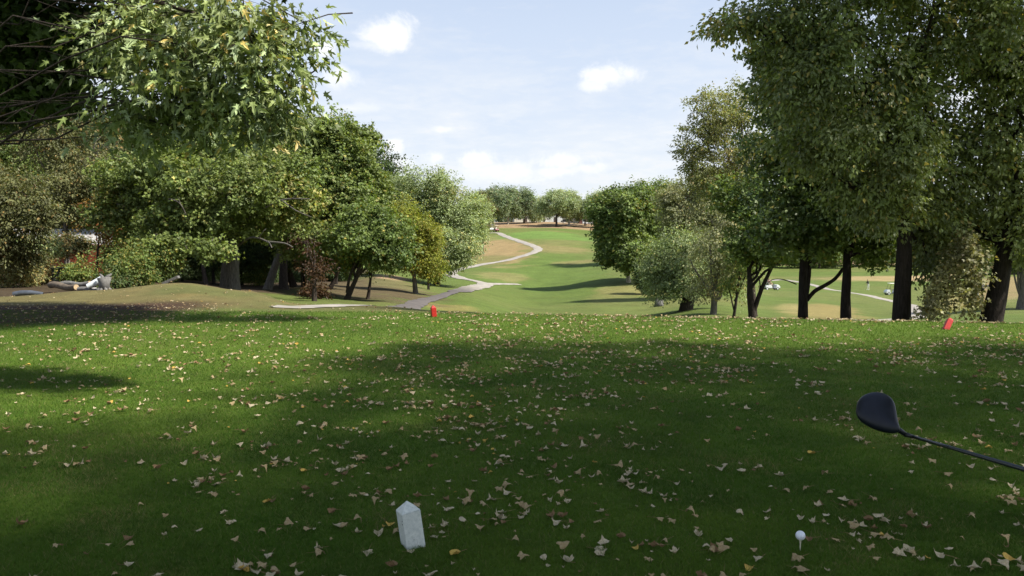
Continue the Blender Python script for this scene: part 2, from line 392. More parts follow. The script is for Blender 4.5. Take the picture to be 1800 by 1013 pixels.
# mulch wedge left of the tee and edge of the tee
mu = sstep(-6.2, -7.6, GX + (fbm(GX, GY, 1.6, 3, 1.) - .5) * 1.6) * sstep(13.2 , 14.3, GY + (-7.5 - GX) * .42) * sstep(18.7, 17.6, GY + (GX + 7) * -.12)
C = mixc(C, G_MULCH, np.clip(mu, 0, 1))
edge = 15.9 - np.clip(GX + 3, 0, 20) * .155
tee = sstep(.35, -.1, GY - edge) * (1 - np.clip(mu, 0, 1)); 
teec = mixc(np.zeros_like(C) + G_TEE, np.array([.098, .155, .020]), sstep(.42, .7, fbm(GX, GY, 3.2, 3, 6.)) * .8)
C = C * (1 - tee[..., None]) + teec * tee[..., None]
ny, nx = GX.shape
idx = np.arange(ny * nx).reshape(ny, nx)
Fg = np.stack([idx[:-1, :-1], idx[:-1, 1:], idx[1:, 1:], idx[1:, :-1]], -1).reshape(-1, 4)
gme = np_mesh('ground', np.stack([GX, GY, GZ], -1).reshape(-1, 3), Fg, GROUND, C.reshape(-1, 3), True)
tag(link('ground', gme), kind='structure')

# ---------------------------------------------------------------- paths
def catmull(P, n=10):
    P = [Vector(p) for p in P]; o = []
    for i in range(len(P) - 1):
        a, b, c, d = P[max(i - 1, 0)], P[i], P[i + 1], P[min(i + 2, len(P) - 1)]
        for k in range(n):
            t = k / n
            o.append(.5 * ((2 * b) + (c - a) * t + (2 * a - 5 * b + 4 * c - d) * t * t + (3 * b - a - 3 * c + d) * t ** 3))
    return o + [P[-1]]
def pathfn(t):
    P_ = t.n('ShaderNodeNewGeometry').outputs['Position']; a = t.n('ShaderNodeAttribute', attribute_name='tint').outputs['Color']
    return princ(t, t.mix(1.0, a, t.mix(t.rng(t.noise(P_, 1.2, 6, .7), .3, .7), (.62, .62, .62, 1), (1.25, 1.22, 1.16, 1)), 'MULTIPLY'), .9, .2)
PATHM = mat('path_asphalt', pathfn)
def path(P, wd, name='cart_path', lift=.05):
    C_ = catmull([Vector((p.x, p.y, 0)) for p in P], 12); n = len(C_); V = []
    q0 = name == 'cart_path' and P[0].y < 18; W5 = [-.5, -.25, 0, .25, .5]
    for i, p in enumerate(C_):
        t = (C_[min(i + 1, n - 1)] - C_[max(i - 1, 0)]).normalized(); s = Vector((t.y, -t.x, 0))
        wj = wd * (min(1, .15 + i / 9) if q0 else 1) * ((.55 if i < 40 else .52 if C_[i].y < 66 else 1) if q0 else .6) * (1 + .10 * math.sin(i * .9) + .08 * math.sin(i * 2.3))
        for k in W5:
            q = p + s * k * wj; V.append((q.x, q.y, gz(q.x, q.y) + min(lift, .0015 * q.y) * (.5 if abs(k) > .4 else 1)))
    V_ = np.array(V); tt_ = sstep(66, 84, V_[:, 1]) if q0 else np.ones(len(V)); tt_ = np.maximum(tt_, sstep(22, 20, V_[:, 1])); tt_ = tt_.reshape(-1); path_shade_col = np.array([.105, .095, .092]) * (1 - tt_[:, None]) + np.array([.29, .27, .24]) * tt_[:, None]  # near stretch darkened in vertex colour to stand for shade on the path
    F = [(i * 5 + j, i * 5 + j + 1, i * 5 + j + 6, i * 5 + j + 5) for i in range(n - 1) for j in range(4)]
    return tag(link(name, np_mesh(name, V, F, PATHM, path_shade_col, True)), kind='structure')
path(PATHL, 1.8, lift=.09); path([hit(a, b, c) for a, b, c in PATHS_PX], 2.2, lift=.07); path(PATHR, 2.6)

# ---------------------------------------------------------------- foliage tools
def unit(v): return v / (np.linalg.norm(v, axis=-1, keepdims=True) + 1e-9)
T_SIMPLE = (np.array([(0, 0, 0), (-.27, .42, .07), (0, 1, -.10), (.27, .42, .07)]), np.array([(0, 1, 2), (0, 2, 3)]))
_o = [(0, -.04), (.08, .06), (.24, .04), (.17, .24), (.44, .56), (.15, .42), (.10, .50), (.15, .78), (.0, 1.15), (-.15, .78), (-.10, .50), (-.15, .42), (-.44, .56), (-.17, .24), (-.24, .04), (-.08, .06)]
T_MAPLE = (np.array([(0, .33, .0)] + [(x, y, .22 * abs(x) - .30 * y * y) for x, y in _o]), np.array([(0, i + 1, (i + 1) % 16 + 1) for i in range(16)]))
_o2 = [(0, 0), (.34, .10), (.55, .50), (.2, .52), (0, 1), (-.2, .52), (-.55, .50), (-.34, .10)]
T_LOBED = (np.array([(x, y, .12 * abs(x) - .10 * y * y) for x, y in _o2]), np.array([(0, 1, 3), (1, 2, 3), (0, 3, 4), (0, 4, 5), (0, 5, 7), (5, 6, 7)]))
T_LOBED = (T_LOBED[0], np.array([(0, 1, 3), (1, 2, 3), (0, 3, 5), (3, 4, 5), (0, 5, 7), (5, 6, 7)]))
T_NARROW = (np.array([(0, 0, 0), (-.10, .42, .03), (0, 1, -.12), (.10, .42, .03)]), np.array([(0, 1, 2), (0, 2, 3)]))
def place(tpl, P, D, N, S, colr):
    """leaf template placed at P, growing along D with normal N"""
    V0, F0 = tpl; Y_ = unit(D); X_ = unit(np.cross(Y_, N)); Z_ = np.cross(X_, Y_)
    B = np.stack([X_, Y_, Z_], 1) * S[:, None, None]          # (n,3axes,3)
    V = P[:, None, :] + np.einsum('vk,nkj->nvj', V0, B)
    n = len(P); k = len(V0)
    F = (F0[None] + (np.arange(n) * k)[:, None, None]).reshape(-1, F0.shape[1])
    return V.reshape(-1, 3), F, np.repeat(colr, k, 0)

PAL = {  # (main, lighter, odd, share of odd)
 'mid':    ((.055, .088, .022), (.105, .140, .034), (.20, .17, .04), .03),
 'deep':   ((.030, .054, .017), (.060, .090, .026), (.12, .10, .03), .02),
 'bright': ((.075, .125, .024), (.125, .175, .035), (.22, .20, .04), .04),
 'pale':   ((.125, .160, .070), (.200, .235, .115), (.28, .25, .10), .03),
 'paler':  ((.150, .165, .080), (.250, .255, .135), (.30, .24, .11), .05),
 'silver': ((.060, .088, .030), (.110, .140, .055), (.26, .20, .06), .05),
 'yellow': ((.165, .175, .022), (.230, .215, .030), (.26, .16, .03), .08),
 'olive':  ((.110, .100, .035), (.170, .150, .055), (.24, .16, .06), .10),
 'brown':  ((.105, .080, .035), (.170, .125, .055), (.20, .10, .04), .15),
 'rust':   ((.090, .035, .016), (.150, .055, .022), (.18, .09, .03), .15),
 'orange': ((.20, .120, .022), (.26, .16, .03), (.22, .07, .02), .15),
 'ochre':  ((.175, .160, .055), (.26, .23, .09), (.24, .16, .06), .10),
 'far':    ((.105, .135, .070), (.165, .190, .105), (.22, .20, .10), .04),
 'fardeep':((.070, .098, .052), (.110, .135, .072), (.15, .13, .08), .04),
}
PAL['drooppale'] = ((.20, .20, .09), (.36, .34, .18), (.30, .24, .10), .08); PAL['ochre'] = ((.135, .150, .052), (.215, .225, .095), (.26, .20, .08), .08); PAL['bright'] = ((.080, .112, .028), (.130, .160, .042), (.20, .18, .05), .04); PAL['yellow'] = ((.130, .160, .022), (.200, .205, .030), (.24, .17, .03), .06); PAL['olive'] = ((.088, .098, .034), (.150, .155, .060), (.22, .15, .05), .06); PAL['silver'] = ((.066, .088, .024), (.125, .148, .048), (.26, .20, .06), .04)
_PM = {'mid': 1.55, 'deep': 1.25, 'bright': 1.5, 'pale': 1.65, 'paler': 1.3, 'silver': 1.9, 'yellow': 1.4, 'olive': 1.0, 'ochre': 1.3, 'far': 2.3, 'fardeep': 2.1, 'rust': 0.34, 'orange': 0.8}  # far and fardeep raised so the leaf colour carries distance haze
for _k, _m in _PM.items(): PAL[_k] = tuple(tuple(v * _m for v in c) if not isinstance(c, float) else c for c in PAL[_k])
def sprays(lobes, leaf, dens, pal, tpl, rng, droop=.5, gap=.42, sprayk=5.5, k=22, shell=.45, hang=0.0, up=.35):
    """leaves on short drooping sprays filling ellipsoid lobes [(centre, radii)]"""
    Ps, Ds, Ns, Cs, Ss = [], [], [], [], []; tw = []
    c0, c1, c2, odd = [np.array(x) if not isinstance(x, float) else x for x in PAL[pal]]
    cen = sum([Vector(l[0]) for l in lobes], Vector()) / len(lobes); cen = np.array(cen)
    for (c, r) in lobes:
        c = np.array(c, float); r = np.array(r, float)
        area = math.pi * (r[0] * r[2] + r[1] * r[2] + r[0] * r[1]) / 3
        nl = dens * area / (.30 * leaf * leaf); ns = int(nl / k * 1.9) + 4
        d = unit(rng.normal(size=(ns, 3)))
        lump = .70 + .55 * vnoise(d * 2.3 + c[None] * .37 + 20)
        rad = (shell + (1 - shell) * rng.random(ns) ** .55) * lump
        out_ = rng.random(ns) < .08; rad = np.where(out_, lump * (1.0 + .22 * rng.random(ns)), rad)
        p = c + d * r * rad[:, None] * 1.08
        keep = .75 * vnoise(p / (max(r) * .30) + 31) + .5 * vnoise(p / (sprayk * leaf * 1.3) + 11) > gap + .10
        p = p[keep]; d = d[keep]; n = len(p)
        if n == 0: continue
        outw = unit((p - c) / r); outw = unit(outw + .5 * unit(p - cen))
        sd = unit(outw * np.array([1, 1, .6]) + np.array([0, 0, -droop]) + rng.normal(size=(n, 3)) * .35)
        if hang: sd = unit(sd * (1 - hang) + np.array([0, 0, -1.0]) * hang)
        L = leaf * sprayk * (.6 + .8 * rng.random(n)) * (1 + 1.6 * hang)
        tw.append((p - sd * L[:, None] * .35, p + sd * L[:, None] * .65))
        kk = k
        t = rng.random((n, kk)) ** .8 - .35
        wid = (L[:, None] * (.30 if hang < .3 else .13)) * (1.15 - t)
        side = rng.normal(size=(n, kk, 3)) * np.array([1, 1, .55])
        lp = p[:, None, :] + sd[:, None, :] * (t * L[:, None])[..., None] + side * (wid * .55)[..., None]
        ld = unit(sd[:, None, :] * .55 + side * .55 + np.array([0, 0, -.35 - .3 * droop]) + rng.normal(size=(n, kk, 3)) * .35)
        ln = unit(np.array([0, 0, up]) + outw[:, None, :] * .45 + rng.normal(size=(n, kk, 3)) * .50)
        cl = rng.random((n, 1)) * .75 + rng.random((n, kk)) * .35
        cl = np.clip(cl + (vnoise(p / 1.9 + 3)[:, None] - .5) * .9, 0, 1)[..., None]
        cc = c0 * (1 - cl) + c1 * cl
        oddm = (rng.random((n, kk)) < odd * (1 + 6 * (vnoise(p / 2.2 + 50)[:, None] > .72)))[..., None]
        cc = np.where(oddm, c2 * (.7 + .6 * rng.random((n, kk, 1))), cc) * (.85 + .3 * rng.random((n, kk, 1))) * (.62 + .85 * rng.random((n, 1, 1)) ** 1.3)
        Ps.append(lp.reshape(-1, 3)); Ds.append(ld.reshape(-1, 3)); Ns.append(ln.reshape(-1, 3)); Cs.append(cc.reshape(-1, 3))
        Ss.append(leaf * (.65 + .6 * rng.random(n * kk)))
    V, F, Cc = place(tpl, np.concatenate(Ps), np.concatenate(Ds), np.concatenate(Ns), np.concatenate(Ss), np.concatenate(Cs))
    return V, F, Cc, (np.concatenate([a for a, b in tw]), np.concatenate([b for a, b in tw]))

class Skel:
    def __init__(s, rng): s.V = []; s.F = []; s.n = 0; s.rng = rng
    def tube(s, P, r, sides, wob=0.0):
        V, F = tube(P, r, sides, wob); s.V.append(V); s.F.append(F + s.n); s.n += len(V)
    def limb(s, a, b, r0, r1, sides=6, sag=.0, seg=7, jit=.06, wob=0.0):
        a = np.array(a, float); b = np.array(b, float); L = np.linalg.norm(b - a); t = np.linspace(0, 1, seg)[:, None]
        up = np.array([0, 0, 1.0]); P = a + (b - a) * t + up * (sag * L * 4 * t * (1 - t))
        j = s.rng.normal(size=(seg, 3)) * jit * L; j[0] = 0; j[-1] = 0; P = P + j
        rr = r0 + (r1 - r0) * t[:, 0] ** .8; s.tube(P, rr, sides, wob); return P
NLEAVES = [0]
def make_tree(name, label, Y, bx, tw, lobes, pal='mid', leaf=None, dens=3.4, tpl=T_SIMPLE, bark=None, group=None, cat='tree', fork=None,
              top=None, droop=.5, gap=.42, hang=0.0, seed=1, limbs=None, k=22, lean=0.0, lmat=None, twigs=0, bare=0, sprayk=5.5, extra=None, sides=10, base=None, shell=.45, up=.35, wl=None, lr=1.0):
    """lobes: (px,py,rx,ry,dY,depth radius factor) in photograph pixels at distance Y+dY"""
    rng = np.random.default_rng(seed * 101 + 5)
    bark = bark or BARK
    leaf = leaf or max(.09, 3.4 * mpp(Y))
    X = (bx - 900) / FPX * Y if base is None else base[0]
    if base is not None: Y0 = base[1]
    else: Y0 = Y
    b = Vector((X, Y0, gz(X, Y0) - .12))
    root = empty(name, (b.x, b.y, b.z)); tag(root, label, cat, group)
    LB = []
    for l in lobes:
        dY = l[4] if len(l) > 4 else 0; dr = l[5] if len(l) > 5 else 1.0
        c = at(l[0], l[1], Y + dY); rx = l[2] * mpp(Y + dY); rz = l[3] * mpp(Y + dY)
        LB.append((c - b, (rx, (rx * .5 + rz * .5) * dr, rz)))
    for q in (wl or []): LB.append((Vector(q[:3]) - b, q[3:]))
    LS = []
    for c, r in LB:
        LS.append((c, tuple(q * .90 for q in r)))
        for q in range(4):
            d = unit(rng.normal(size=3) * np.array([1, 1, .8])); f_ = rng.uniform(.28, .52)
            LS.append((Vector(np.array(c) + d * np.array(r) * (1.05 - f_ * .55)), tuple(q * f_ for q in r)))
    V, F, Cc, (ta, tb) = sprays(LS, leaf, dens, pal, tpl, rng, droop, gap, sprayk, k, shell, hang, up)
    NLEAVES[0] += len(V) // len(tpl[0])
    o = link('crown', np_mesh('crown', V, F, lmat or LEAF, Cc), root)
    # skeleton
    r0 = tw * mpp(Y) / 2
    S = Skel(rng)
    zt = max(l[0].z + l[1][2] * .3 for l in LB)
    cx = sum(l[0].x * l[1][0] for l in LB) / sum(l[1][0] for l in LB); cy = sum(l[0].y * l[1][0] for l in LB) / sum(l[1][0] for l in LB)
    if top is not None:
        tp = at(top[0], top[1], Y) - b
    else: tp = Vector((cx * .6, cy * .6, zt))
    n = 14; t = np.linspace(0, 1, n)[:, None]
    P = np.array(tp)[None] * t; P[:, 0] += lean * np.sin(t[:, 0] * math.pi) * r0 * 4
    P += np.cumsum(rng.normal(size=(n, 3)) * r0 * .18, 0) * t * np.array([1, 1, 0.1])
    rr = r0 * (1 - .80 * t[:, 0] ** 1.1); rr[0] *= 1.28; rr[1] *= 1.04
    P2 = np.vstack([P[:1], P[:1] + (P[1] - P[0]) * .25, P[1:]]); r2 = np.concatenate([rr[:1], [r0 * 1.06], rr[1:]])
    S.tube(P2, r2, sides + 4, .10)
    fz = fork if fork is not None else .45
    for i, (c, r) in enumerate(LB):
        f = min(.92, max(fz, fz + (1 - fz) * rng.random() * .5)); k0 = int(f * (n - 1)); st = P[k0]
        if c.z < st[2]: k0 = max(int(fz * (n - 1)), 2); st = P[k0]
        rl = max(rr[k0] * .62, r0 * .16) * lr
        Q = S.limb(st, np.array(c) , rl, rl * .35, 7, .06, 8, .035)
        m = max(5, int(9 * (max(r) / 3) ** .5)) if limbs is None else limbs
        for q in range(m):
            d = unit(rng.normal(size=3)); e = np.array(c) + d * np.array(r) * .85; s0 = Q[rng.integers(3, len(Q))]
            B = S.limb(s0, e, rl * .34, rl * .07, 5, .05, 6, .05)
            for q2 in range(2):
                e2 = B[rng.integers(2, 5)] + unit(rng.normal(size=3)) * np.array(r) * .35
                S.limb(B[rng.integers(2, 5)], e2, rl * .14, rl * .04, 4, 0, 4, .05)
    if twigs:
        pick = rng.permutation(len(ta))[:twigs]
        for i in pick: S.limb(ta[i] - (tb[i] - ta[i]) * .5, tb[i], leaf * .09, leaf * .03, 3, .02, 4, .03)
    for e in (extra or []):     # (pixel points list, r0 px, r1 px): limbs read from the photograph
        pts = [np.array(at(x, y, Y + (dd[0] if dd else 0)) - b) for (x, y, *dd) in e[0]]
        Cq = np.array([list(q) for q in catmull([Vector(q) for q in pts], 5)])
        S.tube(Cq, np.linspace(e[1], e[2], len(Cq)) * mpp(Y) / 2, 7, .08)
    link('trunk', np_mesh('trunk', np.concatenate(S.V), np.concatenate(S.F), bark, None, True), root)
    return root
def copy_tree_obj(root, loc, rotz, scale, label):
    r = root.copy(); COL.objects.link(r); r.location = loc; r.rotation_euler = (0, 0, rotz); r.scale = scale; r['label'] = label
    for ch in list(root.children):
        c = ch.copy(); COL.objects.link(c); c.parent = r
    return r

# ================================================================ TREES
MT = make_tree
# ---- near maple reaching in from the left, trunk outside the picture
MT('silver_maple', 'near silver maple whose pale pointed leaves hang in from the upper left', 7.2, -500, 90,
   [(415, 40, 110, 72, 0, .8), (330, 120, 110, 75, .2, .8), (470, 120, 56, 56, -.2, .9), (528, 138, 32, 16, 0, .9), (480, 60, 36, 40, 0, 1), (534, 40, 12, 12, 0, 1), (505, 172, 30, 14, 0, 1), (265, 60, 84, 70, .4, .9), (262, 190, 62, 42, .3, .8), (385, 180, 74, 36, .2, .8), (450, 200, 46, 20, 0, .9)],
   pal='silver', leaf=.092, dens=4.3, tpl=T_MAPLE, hang=.12, base=(-6.6, 7.6), fork=.35, top=(-300, -500), lmat=LEAF_SILVER, lr=.14, twigs=700, k=13, seed=3, gap=.50, sprayk=5.0, bark=BARK, shell=.2, up=.15, limbs=5,
   wl=[(-5.2, 7.6, 6.4, 1.8, 1.8, 1.3), (-6.8, 8.2, 8.4, 3.0, 3.0, 2.0), (-3.2, 11.9, 8.2, 2.2, 1.6, 1.2), (0.2, 12.6, 8.8, 2.6, 1.1, 1.0), (-3.5, 13.4, 8.6, 2.2, 1.0, 1.0), (-9.0, 7, 6.2, 2.4, 2.6, 1.6)],  # some of these unseen overhead lobes are added to shade the far tee
   extra=[([(60, -60, 0), (200, -20, 0), (330, 20, 0), (440, 60, 0), (540, 120, 0)], 12, 3), ([(150, -40, .3), (240, 60, .3), (300, 130, .3), (330, 200, .3)], 8, 2), ([(440, 40, 0), (490, 60, 0), (530, 30, 0)], 4, 1.5)])
MT('maple_tree', 'maple crown with shade put into its dark leaf colour and thin bare limbs in the top left corner', 12.5, -330, 60,
   [(40, 30, 120, 75, 0, .8), (30, 120, 100, 56, .5, .8), (130, 60, 56, 56, 0, .9), (95, 140, 52, 30, .3, .9), (-90, 60, 120, 120, 0, .8), (20, 165, 60, 20, 0, .9)],
   pal='deep', leaf=.12, dens=6.0, tpl=T_LOBED, base=(-11.0, 12.8), fork=.4, top=(-250, -250), bark=BARK_DARK, lr=.4, seed=4, gap=.36, twigs=120,  # deep palette puts the shade of this crown into its leaf colour
   wl=[(-6.6, 13.2, 7.4, 3.4, 3.0, 1.6), (-3.6, 13.6, 8.4, 2.6, 2.6, 1.4)], extra=[([(-200, 60), (-60, 20), (60, 15), (130, 50), (185, 95)], 12, 3), ([(-100, 160), (0, 140), (90, 110), (160, 100)], 9, 2)])
# ---- left woods
MT('oak_tree', 'large oak with thick grey trunk and wide bright crown behind the mound', 36, 405, 34,
   [(290, 320, 95, 62, -1, .8), (400, 330, 95, 60, -3, .6), (485, 320, 66, 60, -1, .8), (240, 370, 58, 46, -1, .8), (330, 385, 80, 32, -3, .6), (440, 385, 66, 30, -2, .7), (360, 280, 90, 50, 0, .8), (520, 350, 44, 38, -2, .7), (300, 425, 40, 14, -4, .8), (365, 432, 34, 13, -5, .9)],
   pal='bright', bark=BARK_GREY, top=(398, 300), fork=.38, seed=11, dens=4.0, leaf=.13, tpl=T_LOBED, gap=.45,
   extra=[([(410, 440, -1), (440, 418, -3), (470, 425, -4), (478, 436, -4.5)], 4, 1.6), ([(455, 420, -3.6), (462, 408, -4), (468, 402, -4)], 1.6, .8), ([(330, 385, -4), (318, 360, -4.4), (306, 352, -4.4), (296, 350, -4.5)], 2.5, 1), ([(318, 360, -4.4), (312, 345, -4.5)], 1.5, .8), ([(402, 400), (450, 375, -3), (495, 352, -4), (545, 350, -5)], 4.5, 1.6), ([(495, 352, -4), (520, 370, -5), (548, 382, -5)], 2, .8), ([(510, 351, -4.4), (530, 338, -5)], 1.6, .8), ([(470, 425, -4), (500, 428, -4.5), (515, 435, -5)], 3.5, 1.5), ([(400, 420), (345, 400, -2), (325, 425, -4), (330, 440, -4)], 3.4, 1.4)])
MT('maple_tree', 'tall full green maple with rounded sunlit top behind the oak', 44, 468, 15,
   [(560, 262, 72, 52, 0, .8), (615, 300, 46, 62, -1, .8), (500, 262, 56, 56, 0, .8), (560, 340, 80, 70, -1, .7), (625, 370, 38, 56, -2, .8), (605, 240, 46, 30, 0, .9), (600, 420, 70, 34, -3, .7), (440, 250, 60, 46, 1, .8), (648, 330, 24, 40, -1, 1), (530, 410, 44, 34, -2, .7)],
   pal='bright', bark=BARK_GREY, top=(540, 300), seed=12, dens=4.2, leaf=.15, tpl=T_LOBED, gap=.38)
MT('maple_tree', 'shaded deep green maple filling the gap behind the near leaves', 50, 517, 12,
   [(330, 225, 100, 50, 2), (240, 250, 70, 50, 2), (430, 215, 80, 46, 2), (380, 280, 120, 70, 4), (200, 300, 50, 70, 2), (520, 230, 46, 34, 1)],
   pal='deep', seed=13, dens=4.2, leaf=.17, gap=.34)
MT('oak_tree', 'straight dark oak second trunk to the right of the thick oak', 46, 498, 17, [(480, 370, 70, 40, 2), (560, 385, 60, 40, 1), (430, 420, 60, 22, 2)], pal='deep', seed=14, leaf=.16, dens=4)
MT('oak_tree', 'slim dark oak between the thick oak and the log pile', 44, 362, 9, [(330, 400, 70, 40, 3), (270, 420, 60, 34, 2), (380, 380, 50, 40, 4)], pal='deep', seed=15, leaf=.16, dens=4)
MT('young_tree', 'reddish brown leaved young tree below the tall green maple', 33, 552, 10, [(548, 460, 22, 30, 0), (535, 425, 16, 18, 0), (562, 485, 12, 16, 0)], pal='rust', seed=16, leaf=.12, dens=1.1, gap=.5, top=(552, 440))
MT('young_tree', 'small tree with forked trunk leaning right beside the woods edge', 38, 607, 11, [(650, 425, 50, 34, 0), (610, 430, 44, 34, 1), (690, 440, 36, 26, 0), (645, 385, 40, 34, 1), (700, 410, 26, 26, 0)], pal='mid', seed=17, leaf=.13, dens=4, top=(640, 450), tpl=T_LOBED,
   extra=[([(610, 515), (614, 490), (622, 468), (630, 450)], 6, 3)])
MT('young_tree', 'thin leaning tree just right of the forked leaning one', 40, 645, 7, [(665, 450, 30, 22, 0), (650, 430, 26, 20, 1)], pal='mid', seed=18, leaf=.13, dens=3.4, top=(656, 452))
MT('young_tree', 'leaning dark tree at the woods edge left of the forked one', 50, 578, 9, [(600, 440, 40, 28, 0), (580, 425, 40, 24, 2)], pal='deep', seed=19, leaf=.15, dens=3.4, top=(602, 455))
MT('locust_tree', 'yellow green locust tree beside the cart path', 55, 730, 10,
   [(705, 385, 34, 38, 0), (735, 410, 34, 36, 0), (745, 452, 30, 30, 0), (715, 440, 36, 34, 0), (690, 420, 26, 34, 1), (762, 472, 16, 18, 0)],
   pal='yellow', seed=20, leaf=.14, dens=3.4, gap=.40, bark=BARK_GREY, top=(728, 440))
MT('willow_tree', 'big rounded pale green willow on the left of the fairway', 78, 768, 12,
   [(745, 345, 52, 48, 0, .8), (790, 372, 50, 46, 0, .8), (720, 365, 46, 44, 2, .8), (815, 410, 36, 44, 0, .9), (780, 435, 46, 38, -2, .9), (740, 410, 52, 50, 0, .8), (798, 448, 30, 24, -2, .9), (752, 458, 40, 16, -2, .9), (838, 378, 22, 34, 2, 1), (700, 345, 26, 30, 4)],
   pal='pale', seed=21, leaf=.21, dens=4.6, droop=.2, gap=.34, up=.5)
MT('young_tree', 'thin brownish tree at the right edge of the pale willow by the carts', 170, 848, 5, [(846, 365, 16, 26, 0), (845, 388, 14, 18, 0)], pal='olive', seed=22, leaf=.28, dens=3, top=(850, 380))
for i, (px, py, Y, lab) in enumerate([(768, 500, 66, 'slender trunked sapling in the shade right of the locust'),]):
    MT('young_tree', lab, Y, px - 15, 5, [(px - 15, 470, 12, 14, 0)], pal='mid', seed=30, leaf=.18, dens=2.6)
# back rows of the left woods
MT('ash_tree', 'sparse brown green ash with bare twigs against the sky at far left', 42, 120, 10,
   [(60, 230, 66, 66, 0), (150, 290, 64, 64, 0), (20, 195, 50, 46, 0), (178, 240, 36, 52, 1), (110, 360, 70, 50, 0), (90, 190, 20, 24, 0)],
   pal='olive', seed=31, leaf=.15, dens=2.5, gap=.50, bark=BARK_GREY)
MT('ash_tree', 'leafy olive ash standing behind the orange fence', 52, 30, 12,
   [(20, 300, 70, 70, 2), (100, 330, 60, 60, 2), (-60, 260, 90, 90, 2), (170, 340, 50, 60, 2), (60, 400, 80, 40, 3)], pal='mid', seed=32, leaf=.18, dens=3.4, gap=.42)
MT('ash_tree', 'broad olive tree low at the left border', 30, -30, 16,
   [(10, 400, 60, 50, 0), (-60, 340, 70, 80, 0), (50, 350, 40, 44, 0), (20, 440, 40, 24, 0)], pal='olive', seed=33, leaf=.13, dens=3.6)
MT('young_tree', 'golden brown leaved young tree beside the shed roof', 38, 168, 5, [(168, 378, 20, 22, 0), (195, 408, 14, 16, 0)], pal='orange', seed=34, leaf=.13, dens=2.0, gap=.52)
for i, (x, y, rx, ry, Y, pl, lab) in enumerate([
    (232, 462, 38, 34, 31, 'mid', 'bright green bush right of the log pile'), (285, 450, 26, 26, 32, 'mid', 'mid green bush left of the thick oak trunk'),
    (72, 474, 26, 18, 33, 'olive', 'olive bush in front of the orange fence'), (25, 470, 34, 26, 31, 'ochre', 'yellowish bush near the left border'),
    (142, 472, 22, 20, 33, 'mid', 'low bush behind the logs'), (65, 430, 26, 22, 35, 'pale', 'pale leaved bush below the shed roof'),
    (200, 490, 24, 12, 30, 'deep', 'dark low bush behind the white pipe'), (552, 508, 16, 9, 36, 'rust', 'reddish ground bush below the young red tree'),
    (455, 480, 20, 16, 50, 'mid', 'small bush between the oak trunks')]):
    b = at(x, y, Y)
    MT('shrub', lab, Y, x, 3, [(x, y, rx, ry, 0), (x - rx * .5, y + ry * .4, rx * .6, ry * .6, -.3), (x + rx * .5, y + ry * .5, rx * .55, ry * .5, .2)], pal=pl, seed=40 + i, leaf=.11, dens=3.0, cat='bush', gap=.42, limbs=3, top=(x, y), fork=.2)
for i, (x, y, rx, ry, Y, pl, lab) in enumerate([  # deep coloured ones are added to bring shade to the foot of the woods
    (330, 470, 40, 26, 52, 'deep', 'dark thicket added for shade left of the thick oak trunk'), (440, 470, 34, 28, 56, 'deep', 'dark thicket added for shade right of the thick oak trunk'), (500, 470, 40, 30, 62, 'deep', 'dark thicket added for shade behind the straight second oak'),
    (575, 470, 40, 28, 68, 'deep', 'dark thicket added for shade behind the reddish young tree'), (270, 480, 34, 24, 44, 'deep', 'dark thicket added for shade behind the bright green bush'), (385, 478, 34, 24, 60, 'deep', 'dark thicket added for shade far behind the thick oak trunk'),
    (530, 440, 50, 24, 50, 'deep', 'hanging dark foliage added for shade above the reddish young tree'), (400, 448, 70, 18, 48, 'deep', 'low dark foliage added for shade around the thick oak trunk'), (222, 430, 34, 40, 40, 'mid', 'tall leafy bush to the right of the orange fence'),
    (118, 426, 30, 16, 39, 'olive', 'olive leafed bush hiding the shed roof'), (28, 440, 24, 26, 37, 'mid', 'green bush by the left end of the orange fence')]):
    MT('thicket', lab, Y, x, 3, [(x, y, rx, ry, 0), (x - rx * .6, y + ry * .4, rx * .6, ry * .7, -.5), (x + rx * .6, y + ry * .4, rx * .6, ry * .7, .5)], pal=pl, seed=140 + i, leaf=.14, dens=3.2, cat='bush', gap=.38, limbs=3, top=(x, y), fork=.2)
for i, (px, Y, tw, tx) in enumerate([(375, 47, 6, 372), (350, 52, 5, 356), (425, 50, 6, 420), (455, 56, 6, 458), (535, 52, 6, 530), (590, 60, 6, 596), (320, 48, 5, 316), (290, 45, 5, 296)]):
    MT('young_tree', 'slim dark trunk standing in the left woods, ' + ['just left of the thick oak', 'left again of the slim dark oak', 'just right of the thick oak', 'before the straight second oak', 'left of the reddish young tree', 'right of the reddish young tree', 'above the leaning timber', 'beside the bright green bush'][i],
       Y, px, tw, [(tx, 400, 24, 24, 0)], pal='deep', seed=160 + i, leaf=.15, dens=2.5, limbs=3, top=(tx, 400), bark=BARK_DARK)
# far wall of the left woods
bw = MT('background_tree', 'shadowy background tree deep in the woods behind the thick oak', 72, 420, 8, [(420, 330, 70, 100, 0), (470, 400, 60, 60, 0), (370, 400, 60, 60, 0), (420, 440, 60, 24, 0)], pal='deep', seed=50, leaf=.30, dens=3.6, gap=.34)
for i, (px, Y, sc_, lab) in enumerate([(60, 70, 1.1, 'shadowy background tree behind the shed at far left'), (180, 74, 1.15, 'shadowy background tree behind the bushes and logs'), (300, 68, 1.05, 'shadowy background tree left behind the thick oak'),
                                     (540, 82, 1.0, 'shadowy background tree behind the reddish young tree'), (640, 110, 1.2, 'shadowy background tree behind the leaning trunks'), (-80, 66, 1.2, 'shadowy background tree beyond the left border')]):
    X = (px - 900) / FPX * Y; copy_tree_obj(bw, (X, Y, gz(X, Y) - .2), i * 1.3, (sc_, sc_, sc_), lab)

